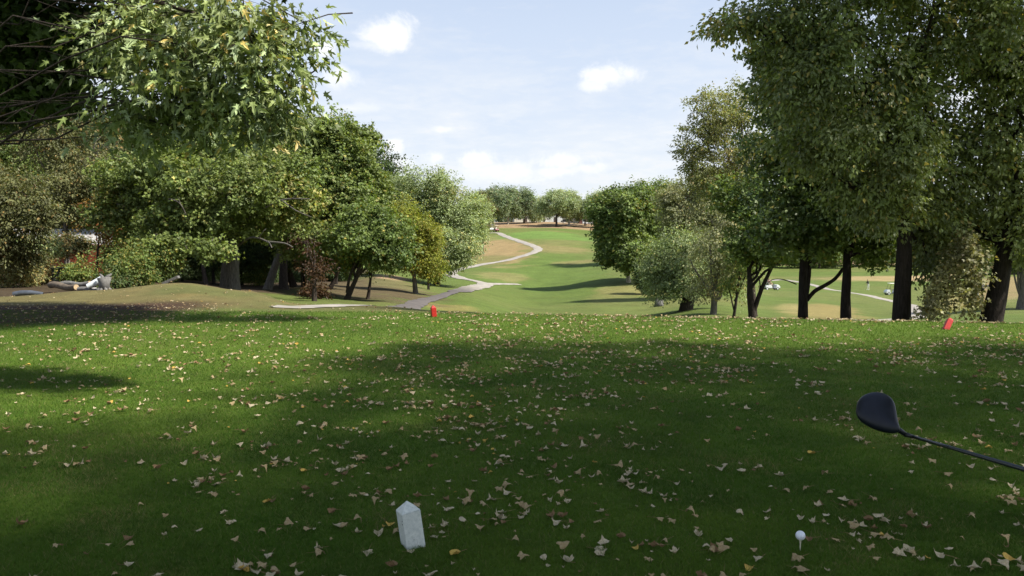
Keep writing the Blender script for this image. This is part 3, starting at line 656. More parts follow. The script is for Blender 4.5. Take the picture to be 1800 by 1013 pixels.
# ---- far trees round the green
FARW = [  # px, base py, Y, crown py, rx, ry, palette, trunk, label
 (832, 392, 235, 366, 24, 26, 'pale', 3, 'far tree at the left end of the row by the carts'),
 (866, 394, 262, 354, 28, 32, 'fardeep', 3, 'far rounded dark green tree behind the carts'),
 (893, 392, 275, 356, 24, 30, 'fardeep', 3, 'far tree overlapping the one behind the carts'),
 (921, 391, 280, 358, 20, 32, 'fardeep', 3, 'far narrow dark tree left of the white house'),
 (944, 391, 285, 370, 13, 20, 'far', 3, 'far slim tree with pale trunk by the white house'),
 (978, 402, 265, 356, 36, 27, 'far', 4, 'far broad yellowish green tree on a dark trunk behind the green'),
 (1000, 393, 272, 362, 26, 26, 'far', 4, 'far tree with whitish trunk in front of the tan house'),
 (1028, 392, 280, 370, 17, 20, 'fardeep', 3, 'far tree behind the dark red deck'),
 (1048, 392, 270, 362, 22, 28, 'far', 3, 'far tree at the right end of the row'),
 (956, 390, 300, 370, 12, 16, 'fardeep', 3, 'far tree peeping out between the white house and broad tree')]
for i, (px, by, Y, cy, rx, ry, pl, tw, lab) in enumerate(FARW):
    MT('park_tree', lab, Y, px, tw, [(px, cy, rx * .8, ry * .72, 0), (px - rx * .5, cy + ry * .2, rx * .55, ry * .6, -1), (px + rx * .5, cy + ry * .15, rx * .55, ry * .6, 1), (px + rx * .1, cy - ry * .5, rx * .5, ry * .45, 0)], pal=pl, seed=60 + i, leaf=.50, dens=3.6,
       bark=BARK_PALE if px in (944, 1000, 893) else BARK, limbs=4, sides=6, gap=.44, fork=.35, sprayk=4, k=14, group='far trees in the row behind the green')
bf = MT('park_tree', 'hazy far tree high behind the houses at centre', 330, 940, 4, [(930, 372, 24, 18, 0), (950, 374, 22, 16, 0), (915, 376, 20, 14, 0)], pal='fardeep', seed=75, leaf=.6, dens=3.4, limbs=3, sides=6, sprayk=4, k=14)
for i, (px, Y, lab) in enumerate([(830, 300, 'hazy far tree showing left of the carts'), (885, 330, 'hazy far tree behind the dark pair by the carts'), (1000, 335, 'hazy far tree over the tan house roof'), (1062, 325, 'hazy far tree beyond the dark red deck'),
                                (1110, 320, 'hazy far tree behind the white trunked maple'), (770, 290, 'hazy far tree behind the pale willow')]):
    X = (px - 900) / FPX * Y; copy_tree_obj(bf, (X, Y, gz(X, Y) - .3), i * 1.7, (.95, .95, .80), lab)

# ---- right side of the fairway
MT('maple_tree', 'rounded dark green maple with short white trunk by the fairway', 92, 1105, 8,
   [(1100, 375, 44, 40, 0), (1085, 410, 40, 40, 0), (1125, 410, 44, 44, 1), (1070, 375, 26, 30, 0), (1105, 440, 46, 28, -1), (1120, 350, 34, 26, 1), (1150, 390, 26, 44, 2), (1080, 445, 24, 18, -1)],
   pal='mid', seed=80, leaf=.24, dens=4.4, bark=BARK_PALE, gap=.36, fork=.3, top=(1106, 430), tpl=T_LOBED)
MT('maple_tree', 'dark tree standing behind the white trunked maple', 125, 1150, 8, [(1150, 345, 44, 28, 0), (1180, 350, 40, 30, 0), (1120, 348, 30, 22, 0), (1165, 385, 50, 40, 0), (1080, 350, 16, 14, 4)], pal='mid', seed=81, leaf=.32, dens=4.0)
MT('evergreen_shrub', 'narrow dark upright evergreen beside the willow', 80, 1133, 5, [(1133, 478, 9, 22, 0), (1133, 490, 10, 16, 0), (1133, 462, 6, 12, 0)], pal='deep', seed=82, leaf=.16, dens=7, cat='bush', gap=.15, top=(1133, 470), fork=.2, limbs=3)
MT('willow_tree', 'low spreading pale willow on a very fat split trunk', 50, 1207, 26,
   [(1190, 450, 46, 36, 0), (1225, 445, 44, 36, 0), (1160, 470, 28, 32, 0), (1205, 475, 50, 26, -1), (1245, 470, 34, 34, 0), (1155, 492, 16, 20, 0), (1180, 495, 26, 16, -1)],
   pal='pale', seed=83, leaf=.15, dens=4.2, tpl=T_SIMPLE, hang=.25, gap=.36, fork=.25, top=(1212, 460), extra=[([(1207, 530), (1222, 505), (1236, 480), (1246, 460)], 13, 5), ([(1205, 525), (1196, 500), (1186, 475)], 12, 5)])
MT('poplar_tree', 'tall pale olive tree rising behind the spreading willow', 70, 1265, 10,
   [(1215, 350, 44, 40, 0), (1250, 370, 50, 50, 0), (1195, 385, 34, 34, 0), (1285, 345, 40, 40, 0), (1240, 320, 30, 24, 0), (1270, 400, 40, 34, 0), (1180, 350, 20, 20, 1)], pal='paler', seed=84, leaf=.2, dens=3.8, gap=.36)
MT('boxelder_tree', 'sparse multi limbed tree with pale leaves between willow and forked trunk', 42, 1255, 12,
   [(1250, 450, 34, 46, 0), (1290, 430, 40, 50, 0), (1300, 480, 26, 34, 0), (1270, 385, 44, 34, 1), (1235, 500, 20, 24, 0), (1320, 390, 36, 36, 1)],
   pal='paler', seed=85, leaf=.13, dens=1.9, bark=BARK_GREY, gap=.46, top=(1262, 430), fork=.3, hang=.2,
   extra=[([(1255, 530), (1242, 505), (1225, 480), (1212, 455)], 6, 2), ([(1256, 525), (1272, 495), (1285, 460), (1292, 420)], 7, 2), ([(1254, 520), (1250, 480), (1248, 430)], 7, 2), ([(1258, 515), (1236, 520), (1215, 505)], 3, 1)])
MT('young_tree', 'thin dark sapling left of the forked trunk', 36, 1290, 6, [(1298, 470, 20, 24, 0), (1285, 500, 14, 14, 0), (1310, 440, 24, 24, 0)], pal='mid', seed=86, leaf=.11, dens=1.9, bark=BARK_DARK, top=(1308, 440), gap=.5,
   extra=[([(1290, 545), (1284, 520), (1278, 500)], 3, 1), ([(1291, 530), (1302, 505), (1312, 480)], 3.5, 1.5)])
MT('maple_tree', 'dark trunked maple forked in a wide V with shaded crown', 33, 1325, 15,
   [(1330, 400, 50, 50, 0), (1370, 412, 40, 32, 0), (1310, 350, 44, 44, 1), (1380, 370, 50, 50, 0), (1345, 440, 34, 20, 0), (1400, 425, 24, 20, 0)], pal='mid', seed=87, leaf=.12, dens=3.2, bark=BARK_DARK, top=(1316, 430), tpl=T_LOBED,
   extra=[([(1326, 545), (1338, 510), (1352, 480), (1368, 445), (1385, 400)], 9, 4), ([(1334, 520), (1336, 500), (1332, 485), (1322, 478)], 3, 1)])
MT('poplar_tree', 'tall thin topped yellowish tree at the left edge of the right hand trees', 45, 1328, 11,
   [(1245, 195, 34, 36, 0), (1225, 240, 32, 26, 0), (1290, 235, 44, 50, 0), (1255, 290, 50, 40, 0), (1310, 180, 36, 40, 1), (1320, 290, 50, 50, 0), (1215, 275, 22, 24, 0), (1275, 330, 50, 30, 0)],
   pal='ochre', seed=88, leaf=.15, dens=2.4, gap=.46, top=(1300, 200), droop=.3)
MT('silver_maple', 'tall maple with twin stems and a limb arching right to the straight trunk', 28, 1414, 18,
   [(1370, 240, 60, 60, 0), (1390, 320, 70, 56, 0), (1440, 365, 46, 38, 0), (1372, 150, 46, 50, 0), (1430, 170, 66, 56, 0), (1404, 70, 56, 50, 0), (1440, 280, 60, 60, 0), (1400, 418, 36, 22, 0), (1370, 385, 38, 36, -1), (1350, 95, 26, 26, 0)],
   pal='mid', seed=89, leaf=.13, dens=3.2, bark=BARK_DARK, top=(1408, 240), fork=.4, tpl=T_LOBED, gap=.44, lmat=LEAF_SILVER2, hang=.1,
   extra=[([(1416, 520), (1420, 490), (1422, 460), (1424, 430), (1430, 380)], 11, 8), ([(1418, 528), (1432, 512), (1450, 502), (1468, 490), (1482, 472)], 8, 6), ([(1400, 500), (1385, 494), (1372, 491), (1358, 492), (1348, 500)], 2.2, 1)])
MT('maple_tree', 'straight dark trunked maple between the arching limb and the thick trunk', 26.5, 1489, 20,
   [(1480, 330, 70, 60, 0), (1520, 382, 46, 36, 0), (1460, 385, 46, 34, 0), (1500, 250, 80, 60, 1), (1545, 440, 24, 22, 0), (1466, 425, 24, 14, 0), (1540, 350, 60, 50, 1)],
   pal='mid', seed=90, leaf=.13, dens=2.8, bark=BARK_DARK, top=(1487, 300), tpl=T_LOBED, gap=.40)
MT('silver_maple', 'huge silver maple with thick dark trunk left of the fallen red marker', 23.5, 1587, 30,
   [(1440, 40, 90, 66, -2, .9), (1376, 16, 44, 34, -2, .8), (1320, 34, 34, 14, -2.5, .8), (1280, 42, 22, 8, -2.5, .8), (1500, 130, 110, 80, -2, .8), (1420, 160, 80, 60, -2, .8), (1600, 40, 140, 100, -1, .8), (1560, 240, 90, 70, -2, .8), (1470, 240, 80, 55, -1, .8), (1640, 200, 90, 80, 0, .8), (1480, -60, 160, 90, -2, .9), (1640, 340, 70, 60, 0, .8), (1530, 330, 80, 50, -1, .8), (1650, 425, 36, 34, .5, .9), (1632, 470, 16, 30, .5, .9)],
   pal='silver', seed=91, leaf=.15, dens=3.1, bark=BARK_DARK, top=(1600, 60), fork=.45, lr=.6, tpl=T_SIMPLE, k=32, gap=.47, lmat=LEAF_SILVER2, twigs=150, hang=.15,
   wl=[(9.5, 17.0, 11.5, 3.4, 2.6, 2.4), (12.0, 21, 13.5, 4.0, 4.0, 2.6)],
   extra=[([(1584, 420), (1598, 380), (1640, 350), (1690, 330)], 13, 6), ([(1570, 380), (1530, 340), (1500, 330, -1), (1460, 300, -1)], 12, 5)])
MT('silver_maple', 'big silver maple with curved dark trunk near the right border', 23.5, 1741, 36,
   [(1740, 160, 110, 90, 0, .8), (1700, 60, 100, 80, -1, .8), (1800, 60, 120, 110, -2, .8), (1820, 250, 90, 80, -1, .8), (1700, 280, 70, 60, 0, .8), (1770, 340, 70, 50, 0, .8), (1760, 400, 60, 34, 1, .8), (1830, 380, 60, 50, -1, .8), (1690, 400, 40, 34, 1, .8), (1690, 380, 40, 40, 1), (1900, 150, 120, 120, -1, .8), (1800, -80, 160, 100, -1, .8)],
   pal='silver', seed=92, leaf=.15, dens=3.0, bark=BARK_DARK, top=(1768, 200), fork=.40, lr=.7, tpl=T_SIMPLE, k=32, gap=.48, lmat=LEAF_SILVER2, twigs=150, lean=.25, hang=.1,
   wl=[(14.8, 18.5, 12.5, 3.8, 3.8, 2.6)],
   extra=[([(1758, 420), (1780, 395), (1805, 372), (1840, 350)], 16, 9), ([(1755, 380), (1735, 345), (1715, 330), (1690, 300)], 8, 3)])
MT('hanging_maple', 'drooping foliage, sunlight put into its pale leaf colour, of a small maple between the two thick trunks', 22.4, 1725, 5,
   [(1692, 455, 20, 28, 0), (1664, 492, 15, 28, 0), (1700, 500, 9, 28, .3), (1643, 530, 9, 18, 0), (1706, 430, 16, 20, 0)], pal='drooppale', seed=93, leaf=.10, dens=2.0, bark=BARK_DARK, hang=.55, gap=.44, tpl=T_LOBED, base=(14.75, 24.8), top=(1722, 440), fork=.55)  # leaf colour lightened to stand for sun on this foliage
MT('boxelder_tree', 'grey multi stemmed tree in the hollow at the right border', 60, 1797, 14, [(1800, 430, 60, 40, 0), (1860, 420, 60, 60, 0), (1780, 400, 40, 40, 2)], pal='bright', seed=94, leaf=.17, dens=3, bark=BARK_GREY, top=(1800, 440), fork=.25,
   extra=[([(1797, 530), (1788, 505), (1782, 480)], 5, 2.5), ([(1797, 525), (1790, 495), (1790, 470)], 5, 2.5)])
# trees across the hollow on the right
bt = MT('park_tree', 'distant green tree across the hollow seen left of the forked limb', 235, 1440, 4, [(1440, 440, 40, 30, 0), (1410, 446, 26, 22, 0), (1470, 446, 28, 22, 0), (1440, 420, 30, 22, 0)], pal='mid', seed=100, leaf=.5, dens=3.4, limbs=4, sides=6, sprayk=4, k=14)
for i, (px, Y, s_, lab) in enumerate([(1340, 240, 1.1, 'distant tree across the hollow behind the wide V trunk'), (1390, 270, 1.2, 'distant tree across the hollow left of the twin stems'), (1535, 250, 1.15, 'distant tree across the hollow above the standing golfer'), (1640, 240, 1.2, 'distant tree across the hollow behind the drooping pale leaves'),
                                    (1700, 215, 1.0, 'distant tree across the hollow left of the curved trunk'), (1790, 180, 1.0, 'distant tree across the hollow at the right border'), (1860, 210, 1.1, 'distant tree across the hollow beyond the right border'), (1290, 230, 1.1, 'distant tree across the hollow behind the thin sapling'), (1240, 215, 1.1, 'distant tree across the hollow behind the spreading willow'), (1590, 300, 1.5, 'distant tree across the hollow behind the thick trunk'), (1480, 310, 1.6, 'tall distant tree across the hollow behind the straight trunk')]):
    X = (px - 900) / FPX * Y; copy_tree_obj(bt, (X, Y, gz(X, Y) - .3), i * 1.9, (s_, s_, s_), lab)

# ---- trees beside and behind the photographer: outside the picture, they throw the shade on the tee
MT('shade_tree', 'tree outside the picture whose shade lies over the middle of the tee', 8, 3000, 60, [], base=(12.5, 5.0), wl=[(10.2, 4.2, 10.0, 4.0, 3.2, 2.2), (12, 2.4, 11.5, 3.6, 3.2, 2.2), (13.6, 6.4, 9.6, 2.8, 1.8, 1.5), (8.4, 7.2, 9.6, 2.6, 1.8, 1.5)], pal='silver', leaf=.2, dens=1.7, seed=110, gap=.44, fork=.5)
MT('shade_tree', 'tree outside the picture whose shade lies over the near left of the tee', 4, 3500, 90, [], base=(8.0, -1.0), wl=[(6.4, 1.2, 9.6, 3.4, 2.8, 2.2), (9.0, -1.5, 10.5, 4.0, 3.6, 2.4), (3.6, 0.2, 8.8, 3.0, 2.4, 1.8), (1.0, -1.5, 9.0, 2.6, 2.4, 1.6)], pal='silver', leaf=.2, dens=2.1, seed=111, gap=.42, fork=.5)
MT('shade_tree', 'tree outside the picture at the right whose shade lies over the far right tee', 12, 3500, 60, [], base=(19, 6.5), wl=[(17.5, 6.6, 10.0, 3.0, 1.8, 1.8)], pal='silver', leaf=.2, dens=2.0, seed=112, gap=.44, fork=.5)
print('leaves', NLEAVES[0])
#PART3
# ================================================================ SMALL THINGS
WHITEP = plain('white_paint', (.66, .70, .70), .6, .10, 30, .3)
def crackpaint(t):
    P = objco(t); n = t.noise(P, 60, 6, .7)
    mp = t.n('ShaderNodeMapping'); t.set(mp.inputs['Vector'], P); mp.inputs['Scale'].default_value = (55, 55, 3.0)
    cr = t.noise(mp.outputs[0], 1.0, 3, .5)
    m = t.math('SUBTRACT', 1.0, t.rng(t.math('ABSOLUTE', t.math('SUBTRACT', cr, .52)), 0.0, .014))
    m = t.math('MULTIPLY', m, t.rng(t.noise(P, 14, 3), .48, .6))
    c = t.mix(t.rng(n, .35, .7), (.52, .55, .50, 1), (.74, .75, .68, 1)); c = t.mix(t.rng(t.noise(P, 90, 2), .69, .74), c, (.18, .17, .13, 1))
    c = t.mix(t.math('MULTIPLY', m, .8), c, (.09, .09, .08, 1)); return princ(t, c, .55, .35, normal=bump(t, n, .001))
CRACK = mat('weathered_white_paint', crackpaint)
RED = plain('red_paint', (.42, .020, .012), .5, .25, 25, .4)
NAVY = mat('matte_navy', lambda t: princ(t, t.mix(t.rng(t.noise(objco(t), 60, 3), .3, .7), (.004, .005, .011, 1), (.007, .009, .017, 1)), .40, .35))
BLACK = plain('black_plastic', (.012, .012, .013), .45, .2, 40, .5)
SHAFT = plain('graphite_shaft', (.022, .026, .026), .25, .2, 90, .6)
TYRE = plain('tyre_rubber', (.02, .02, .02), .8)
STEEL = plain('dull_steel', (.35, .36, .36), .4, .15, 20, .5, .7)
LOG = plain('weathered_log', (.13, .105, .08), .9, .4, 9, .1, 0, .01)
LOGG = plain('grey_weathered_wood', (.14, .135, .125), .9, .3, 12, .1, 0, .006)

def marker(name, label, loc, rot, size, h, ph, m, group=None):
    root = empty(name, loc, rot); tag(root, label, 'tee marker', group)
    a = size / 2; b = MB(); b.box((0, 0, h / 2 - .03), (size, size, h + .06)); o = b.build('post_body', m, root, bevel=.0025)
    b = MB(); e = a + .0008
    b.add([(-e, -e, h + .001), (e, -e, h + .001), (e, e, h + .001), (-e, e, h + .001), (0, 0, h + ph)], [(0, 1, 4), (1, 2, 4), (2, 3, 4), (3, 0, 4), (3, 2, 1, 0)])
    b.build('pyramid_top', m, root, bevel=.002)
    return root
hw = hit(724, 966)
mk = marker('tee_marker', 'white painted wooden post with pointed top standing in the near grass', (hw.x, hw.y + .05, hw.z), (R_(-2), R_(-7.5), R_(27)), .089, .168, .045, CRACK)
for (x, z) in ((-.028, .135), (-.026, .120)):
    b = MB(); b.ellipsoid((-.0446, -x * -1 - .004 + x * 0, z), (.0012, .0042, .0042), 8, 5); b.build('nail_hole', BLACK, mk, True)
h = hit(763, 557); marker('tee_marker', 'upright red post at the back edge of the tee, left of the pair', (h.x, h.y, h.z), (R_(2), R_(-6), R_(22)), .09, .17, .05, RED, 'red tee markers')
h = hit(1664, 579); marker('tee_marker', 'red post tipped over to the right near the thick tree trunks', (h.x, h.y, h.z + .035), (R_(-22), R_(28), R_(-12)), .082, .135, .04, RED, 'red tee markers')
# ball and tee peg
bp = at(1407, 941.5, 3.53)
def balltex(t):
    P = objco(t); v = t.n('ShaderNodeTexVoronoi'); t.set(v.inputs['Vector'], P); v.inputs['Scale'].default_value = 190
    return princ(t, t.mix(t.rng(t.noise(P, 60, 3), .3, .7), (.78, .80, .84, 1), (.84, .86, .90, 1)), .3, .5, normal=bump(t, t.rng(v.outputs['Distance'], 0, .5), .0012))
b = MB(); b.ellipsoid((0, 0, 0), (.0214, .0214, .0214), 40, 24); bo = b.build('golf_ball', mat('ball_white', balltex), None, True); bo.location = bp
tag(bo, 'white golf ball sitting on a peg in the near grass', 'golf ball')
b = MB()
for k in range(4): b.ellipsoid((-.0055 + k * .0037, -.02085, -.0008), (.0014, .0006, .0011), 6, 4)
b.build('printed_mark', plain('grey_print', (.25, .28, .34)), bo, True)
zg = gz(bp.x, bp.y); hp = bp.z - .0214 - zg
b = MB(); b.tube([(0, 0, -.02), (0, 0, hp * .1), (0, 0, hp * .62), (0, 0, hp * .86), (0, 0, hp * 1.0), (0, 0, hp * 1.035)], [.0010, .0023, .0026, .0040, .0062, .0062], 14)
to = b.build('golf_tee', plain('pale_wood', (.62, .56, .40), .5, .1), None, True); to.location = (bp.x, bp.y, zg); tag(to, 'pale wooden peg holding up the white ball', 'golf tee')

# driver held out over the grass
OUT = [(1504, 724), (1507, 708), (1516, 697), (1530, 691), (1546, 690), (1560, 695), (1569, 703), (1574, 714), (1576.5, 728), (1579, 742), (1582, 752), (1581, 758), (1572, 761), (1558, 760), (1543, 756), (1528, 750), (1514, 741), (1507, 733)]
YH = 2.15; hc = at(1545, 727, YH)
view = (hc - Vector((0, 0, CAM_H))).normalized(); nrm = (-view + Vector((-.10, 0, .55))).normalized()
club = empty('golf_club', hc); tag(club, 'driver with rounded dark navy head held out at the right', 'golf club')
outl = []
for (px, py) in OUT:      # meet the line of sight with the crown plane
    d = Vector(pdir(px, py)).normalized(); o0 = Vector((0, 0, CAM_H)); tt = (hc - o0).dot(nrm) / d.dot(nrm); outl.append(o0 + d * tt - hc)
outl = [Vector(q) for q in catmull(outl + [outl[0]], 3)[:-1]]
# centroid-based shells
cen = sum(outl, Vector()) / len(outl)
V = []; nR = 9; n = len(outl)
for side, hh in ((1, .020), (-1, .036)):
    for k in range(nR + 1):
        s_ = math.cos(k / nR * math.pi / 2); z_ = math.sin(k / nR * math.pi / 2)
        for q in outl: V.append(cen + (q - cen) * s_ + nrm * side * hh * z_)
F = []
for sd in (0, 1):
    o0 = sd * (nR + 1) * n
    for k in range(nR):
        for j in range(n):
            f = (o0 + k * n + j, o0 + k * n + (j + 1) % n, o0 + (k + 1) * n + (j + 1) % n, o0 + (k + 1) * n + j)
            F.append(f if sd == 0 else f[::-1])
b = MB(); b.add([tuple(v) for v in V], F); hd = b.build('club_head', NAVY, club, True)
# hosel and shaft
p0 = at(1574, 752, YH - .01) - hc; p1 = at(1592, 764, YH - .015) - hc
b = MB(); b.tube([p0, p0.lerp(p1, .4), p1], [.0085, .0075, .0062], 16); b.build('hosel', NAVY, club, True)
p2 = at(1604, 767.5, YH - .02) - hc
b = MB(); b.tube([p1.lerp(p2, -.1), p2], [.0066, .0054], 16); b.build('ferrule', BLACK, club, True)
p3 = at(1810, 828, 1.83) - hc; dd = (p3 - p2); p4 = p2 + dd * 2.25; p5 = p2 + dd * 2.95
b = MB(); b.tube([p2, p2 + dd * .5, p3, p4], [.0045, .0053, .0062, .0072], 16); b.build('shaft', SHAFT, club, True)
b = MB(); b.tube([p4 - dd * .02, p4 + dd * .02, p5], [.009, .0105, .0135], 16); b.build('grip', BLACK, club, True)

# ---------------------------------------------------------------- golf carts
WHB = plain('cart_white', (.72, .73, .73), .35, .06, 4, .5); SEATM = plain('cart_seat', (.50, .46, .38), .7); REDB = plain('cart_maroon', (.16, .025, .025), .4)
CREAM = plain('cart_roof_cream', (.72, .70, .62), .5)
def golf_cart(label, loc, rz, body=WHB, roof=True, group='golf carts'):
    r = empty('golf_cart', loc, (0, 0, rz)); tag(r, label, 'golf cart', group)
    # +x is forward
    b = MB(); b.prism([(1.18, .30), (1.20, .52), (1.05, .74), (.78, .86), (.62, .84), (.55, .40), (.40, .30)], -.55, .55); b.build('front_cowl', body, r, False, .04)
    b = MB(); b.prism([(-1.15, .34), (-1.18, .62), (-1.05, .74), (-.35, .76), (-.15, .62), (-.12, .32)], -.56, .56); b.build('rear_body', body, r, False, .04)
    b = MB(); b.box((.2, 0, .29), (1.9, 1.1, .07)); b.build('floor_pan', BLACK, r, False, .01)
    b = MB(); b.box((-.35, 0, .82), (.52, 1.05, .12)); b.build('seat', SEATM, r, False, .03)
    b = MB(); b.box((-.66, 0, 1.08), (.10, 1.05, .42), (0, R_(-10), 0)); b.build('backrest', SEATM, r, False, .03)
    for sx, sy in ((.78, .48), (.78, -.48), (-.95, .48), (-.95, -.48)):
        w_ = empty('wheel', (sx, sy, .23)); w_.parent = r
        b = MB(); b.tube([(0, -.09, 0), (0, .09, 0)], .23, 20); b.build('tyre', TYRE, w_, False, .03)
        b = MB(); b.tube([(0, -.10, 0), (0, .10, 0)], .125, 14); b.build('rim', WHB, w_)
    for sy in (-.35, .35):
        b = MB(); b.ellipsoid((1.10, sy, .64), (.05, .09, .06)); b.build('headlight', WHB, r, True)
    b = MB(); b.tube([(.62, .25, .80), (.42, .25, 1.02)], .02, 8); b.tube([(.42 + .15 * math.cos(a) * .45, .25 + .17 * math.sin(a), 1.02 + .15 * math.cos(a) * .9) for a in np.linspace(0, 2 * math.pi, 16)], .016, 6); b.build('steering_wheel', BLACK, r)
    b = MB(); b.box((-1.12, 0, .95), (.30, .85, .10)); b.build('bag_well', BLACK, r, False, .02)
    if roof:
        for sx0, sx1, sy in ((.78, .42, .50), (.78, .42, -.50), (-.72, -.80, .50), (-.72, -.80, -.50)):
            b = MB(); b.tube([(sx0, sy, .80), (sx1, sy, 1.78)], .02, 8); b.build('roof_post', BLACK, r)
        b = MB(); b.box((-.20, 0, 1.81), (1.65, 1.16, .07)); b.build('roof', CREAM, r, False, .03)
        b = MB(); b.add([(.77, -.47, .86), (.77, .47, .86), (.45, .47, 1.72), (.45, -.47, 1.72)], [(0, 1, 2, 3)])
        b.build('windshield', mat('clear_plastic', lambda t: princ(t, (.9, .95, .95, 1), .05, .5, **{'Transmission Weight': 1.0, 'IOR': 1.05, 'Alpha': .4})), r)
    return r
h1 = hit(1356, 510, 60); h2 = hit(1569, 519, 60)
c1 = golf_cart('low white golf cart carrying two riders seen right of the wide V trunk', (h1.x, h1.y, h1.z), R_(8), roof=False)
c2 = golf_cart('white golf cart with cream roof half hidden by the thick trunk', (h2.x, h2.y, h2.z), R_(178))
h3 = hit(872, 407.5, 180); h4 = hit(864, 406.5, 180)
for hh, lab, bd, rz in ((h3, 'maroon golf cart parked at the top end of the path', REDB, -70), (h4, 'pale golf cart parked left of the maroon one at the path end', WHB, -85)):
    golf_cart(lab, (hh.x, hh.y, hh.z + .04), R_(rz), bd)

# ---------------------------------------------------------------- people
SKIN = plain('skin', (.50, .30, .20), .6, .08, 8); DSH = plain('dark_shirt', (.03, .035, .05), .8); WPT = plain('white_trousers', (.72, .71, .66), .8); MSH = plain('maroon_shirt', (.20, .03, .03), .8); TSH = plain('tan_shirt', (.46, .33, .22), .8); HAIR = plain('dark_hair', (.03, .02, .015), .8); GPT = plain('grey_trousers', (.10, .10, .11), .8)
def person(label, loc, rz, J, shirt, trousers, group=None):
    """J: joint positions; one skinned body; faces coloured by the garment they belong to"""
    names = list(J.keys()); idx = {k: i for i, k in enumerate(names)}
    E = [('pelvis', 'waist'), ('waist', 'chest'), ('chest', 'neck'), ('neck', 'chin'), ('chin', 'crown_')]
    for s in 'lr': E += [('chest', 'sh' + s), ('sh' + s, 'el' + s), ('el' + s, 'wr' + s), ('wr' + s, 'ha' + s), ('pelvis', 'hi' + s), ('hi' + s, 'kn' + s), ('kn' + s, 'an' + s), ('an' + s, 'to' + s)]
    RAD = dict(pelvis=(.14, .11), waist=(.13, .10), chest=(.16, .11), neck=(.055, .055), chin=(.072, .085), crown_=(.075, .085), sh=(.062, .062), el=(.045, .045), wr=(.028, .028), ha=(.04, .022), hi=(.088, .088), kn=(.058, .058), an=(.04, .04), to=(.042, .034))
    me = bpy.data.meshes.new('person'); me.from_pydata([J[k] for k in names], [(idx[a], idx[b]) for a, b in E], [])
    o = link('person', me); o.location = loc; o.rotation_euler = (0, 0, rz); tag(o, label, 'person', group)
    sk = o.modifiers.new('skin', 'SKIN'); sv = me.skin_vertices[0].data
    for k, i in idx.items(): sv[i].radius = RAD.get(k, RAD.get(k[:2])); sv[i].use_root = (k == 'pelvis')
    su = o.modifiers.new('sub', 'SUBSURF'); su.levels = su.render_levels = 2
    dg = bpy.context.evaluated_depsgraph_get(); me2 = bpy.data.meshes.new_from_object(o.evaluated_get(dg))
    o.modifiers.clear(); o.data = me2; me2.materials.clear()
    for m in (SKIN, shirt, trousers, HAIR, WHITEP): me2.materials.append(m)
    pts = {k: Vector(v) for k, v in J.items()}
    reg = dict(pelvis=2, waist=1, chest=1, neck=1, chin=0, crown_=3, sh=1, el=1, wr=0, ha=0, hi=2, kn=2, an=2, to=4)
    for p in me2.polygons:
        k = min(pts, key=lambda q: (pts[q] - p.center).length); p.material_index = reg.get(k, reg.get(k[:2])); p.use_smooth = True
        if k == 'crown_' and p.center.x > pts['crown_'].x + .02 and p.center.z < pts['crown_'].z + .03: p.material_index = 0
    hx = pts['chin']
    b = MB(); b.ellipsoid((hx.x + .085, hx.y, hx.z + .045), (.018, .012, .022), 8, 6); b.build('nose', SKIN, o, True)
    for s in (-1, 1):
        b = MB(); b.ellipsoid((hx.x, hx.y + s * .078, hx.z + .05), (.018, .010, .03), 8, 6); b.build('ear', SKIN, o, True)
    b = MB(); b.ellipsoid((hx.x + .01, hx.y, hx.z + .16), (.10, .085, .05), 12, 8); b.ellipsoid((hx.x + .09, hx.y, hx.z + .135), (.07, .07, .012), 10, 6); b.build('cap', shirt if shirt is not DSH else HAIR, o, True)
    return o
STAND = dict(pelvis=(0, 0, .95), waist=(.03, 0, 1.12), chest=(.10, 0, 1.36), neck=(.15, 0, 1.49), chin=(.19, 0, 1.57), crown_=(.20, 0, 1.69),
             shl=(.10, .19, 1.40), ell=(.24, .22, 1.16), wrl=(.42, .08, 1.0), hal=(.48, .03, .95), shr=(.10, -.19, 1.40), elr=(.24, -.20, 1.15), wrr=(.41, -.06, .98), har=(.47, -.02, .92),
             hil=(0, .10, .90), knl=(.05, .15, .50), anl=(-.02, .18, .09), tol=(.14, .19, .04), hir=(0, -.10, .90), knr=(.05, -.15, .50), anr=(-.02, -.18, .09), tor=(.14, -.19, .04))
SIT = dict(pelvis=(-.42, 0, .95), waist=(-.44, 0, 1.10), chest=(-.42, 0, 1.34), neck=(-.39, 0, 1.46), chin=(-.36, 0, 1.54), crown_=(-.36, 0, 1.66),
           shl=(-.42, .18, 1.38), ell=(-.26, .22, 1.14), wrl=(-.02, .16, 1.10), hal=(.05, .14, 1.10), shr=(-.42, -.18, 1.38), elr=(-.28, -.22, 1.14), wrr=(-.06, -.15, 1.04), har=(.0, -.12, 1.03),
           hil=(-.38, .10, .95), knl=(.05, .13, .93), anl=(.18, .13, .42), tol=(.34, .13, .37), hir=(-.38, -.10, .95), knr=(.05, -.13, .93), anr=(.18, -.13, .42), tor=(.34, -.13, .37))
h = hit(1526, 510, 70)
person('golfer in dark shirt and white trousers standing bent over on the far grass', (h.x, h.y, h.z), R_(200), STAND, DSH, WPT)
b = MB(); b.tube([(0, 0, .9), (.35, 0, .04)], [.012, .008], 6); b.tube([(.35, 0, .04), (.45, 0, .03)], .02, 6)
o = b.build('golf_club', STEEL); v = Matrix.Rotation(R_(200), 3, 'Z') @ Vector((.47, 0, 0)); o.location = (h.x + v.x, h.y + v.y, h.z); o.rotation_euler = (0, 0, R_(200)); tag(o, 'thin club held by the standing golfer far away', 'golf club')
Mz = Matrix.Rotation(R_(8), 3, 'Z')
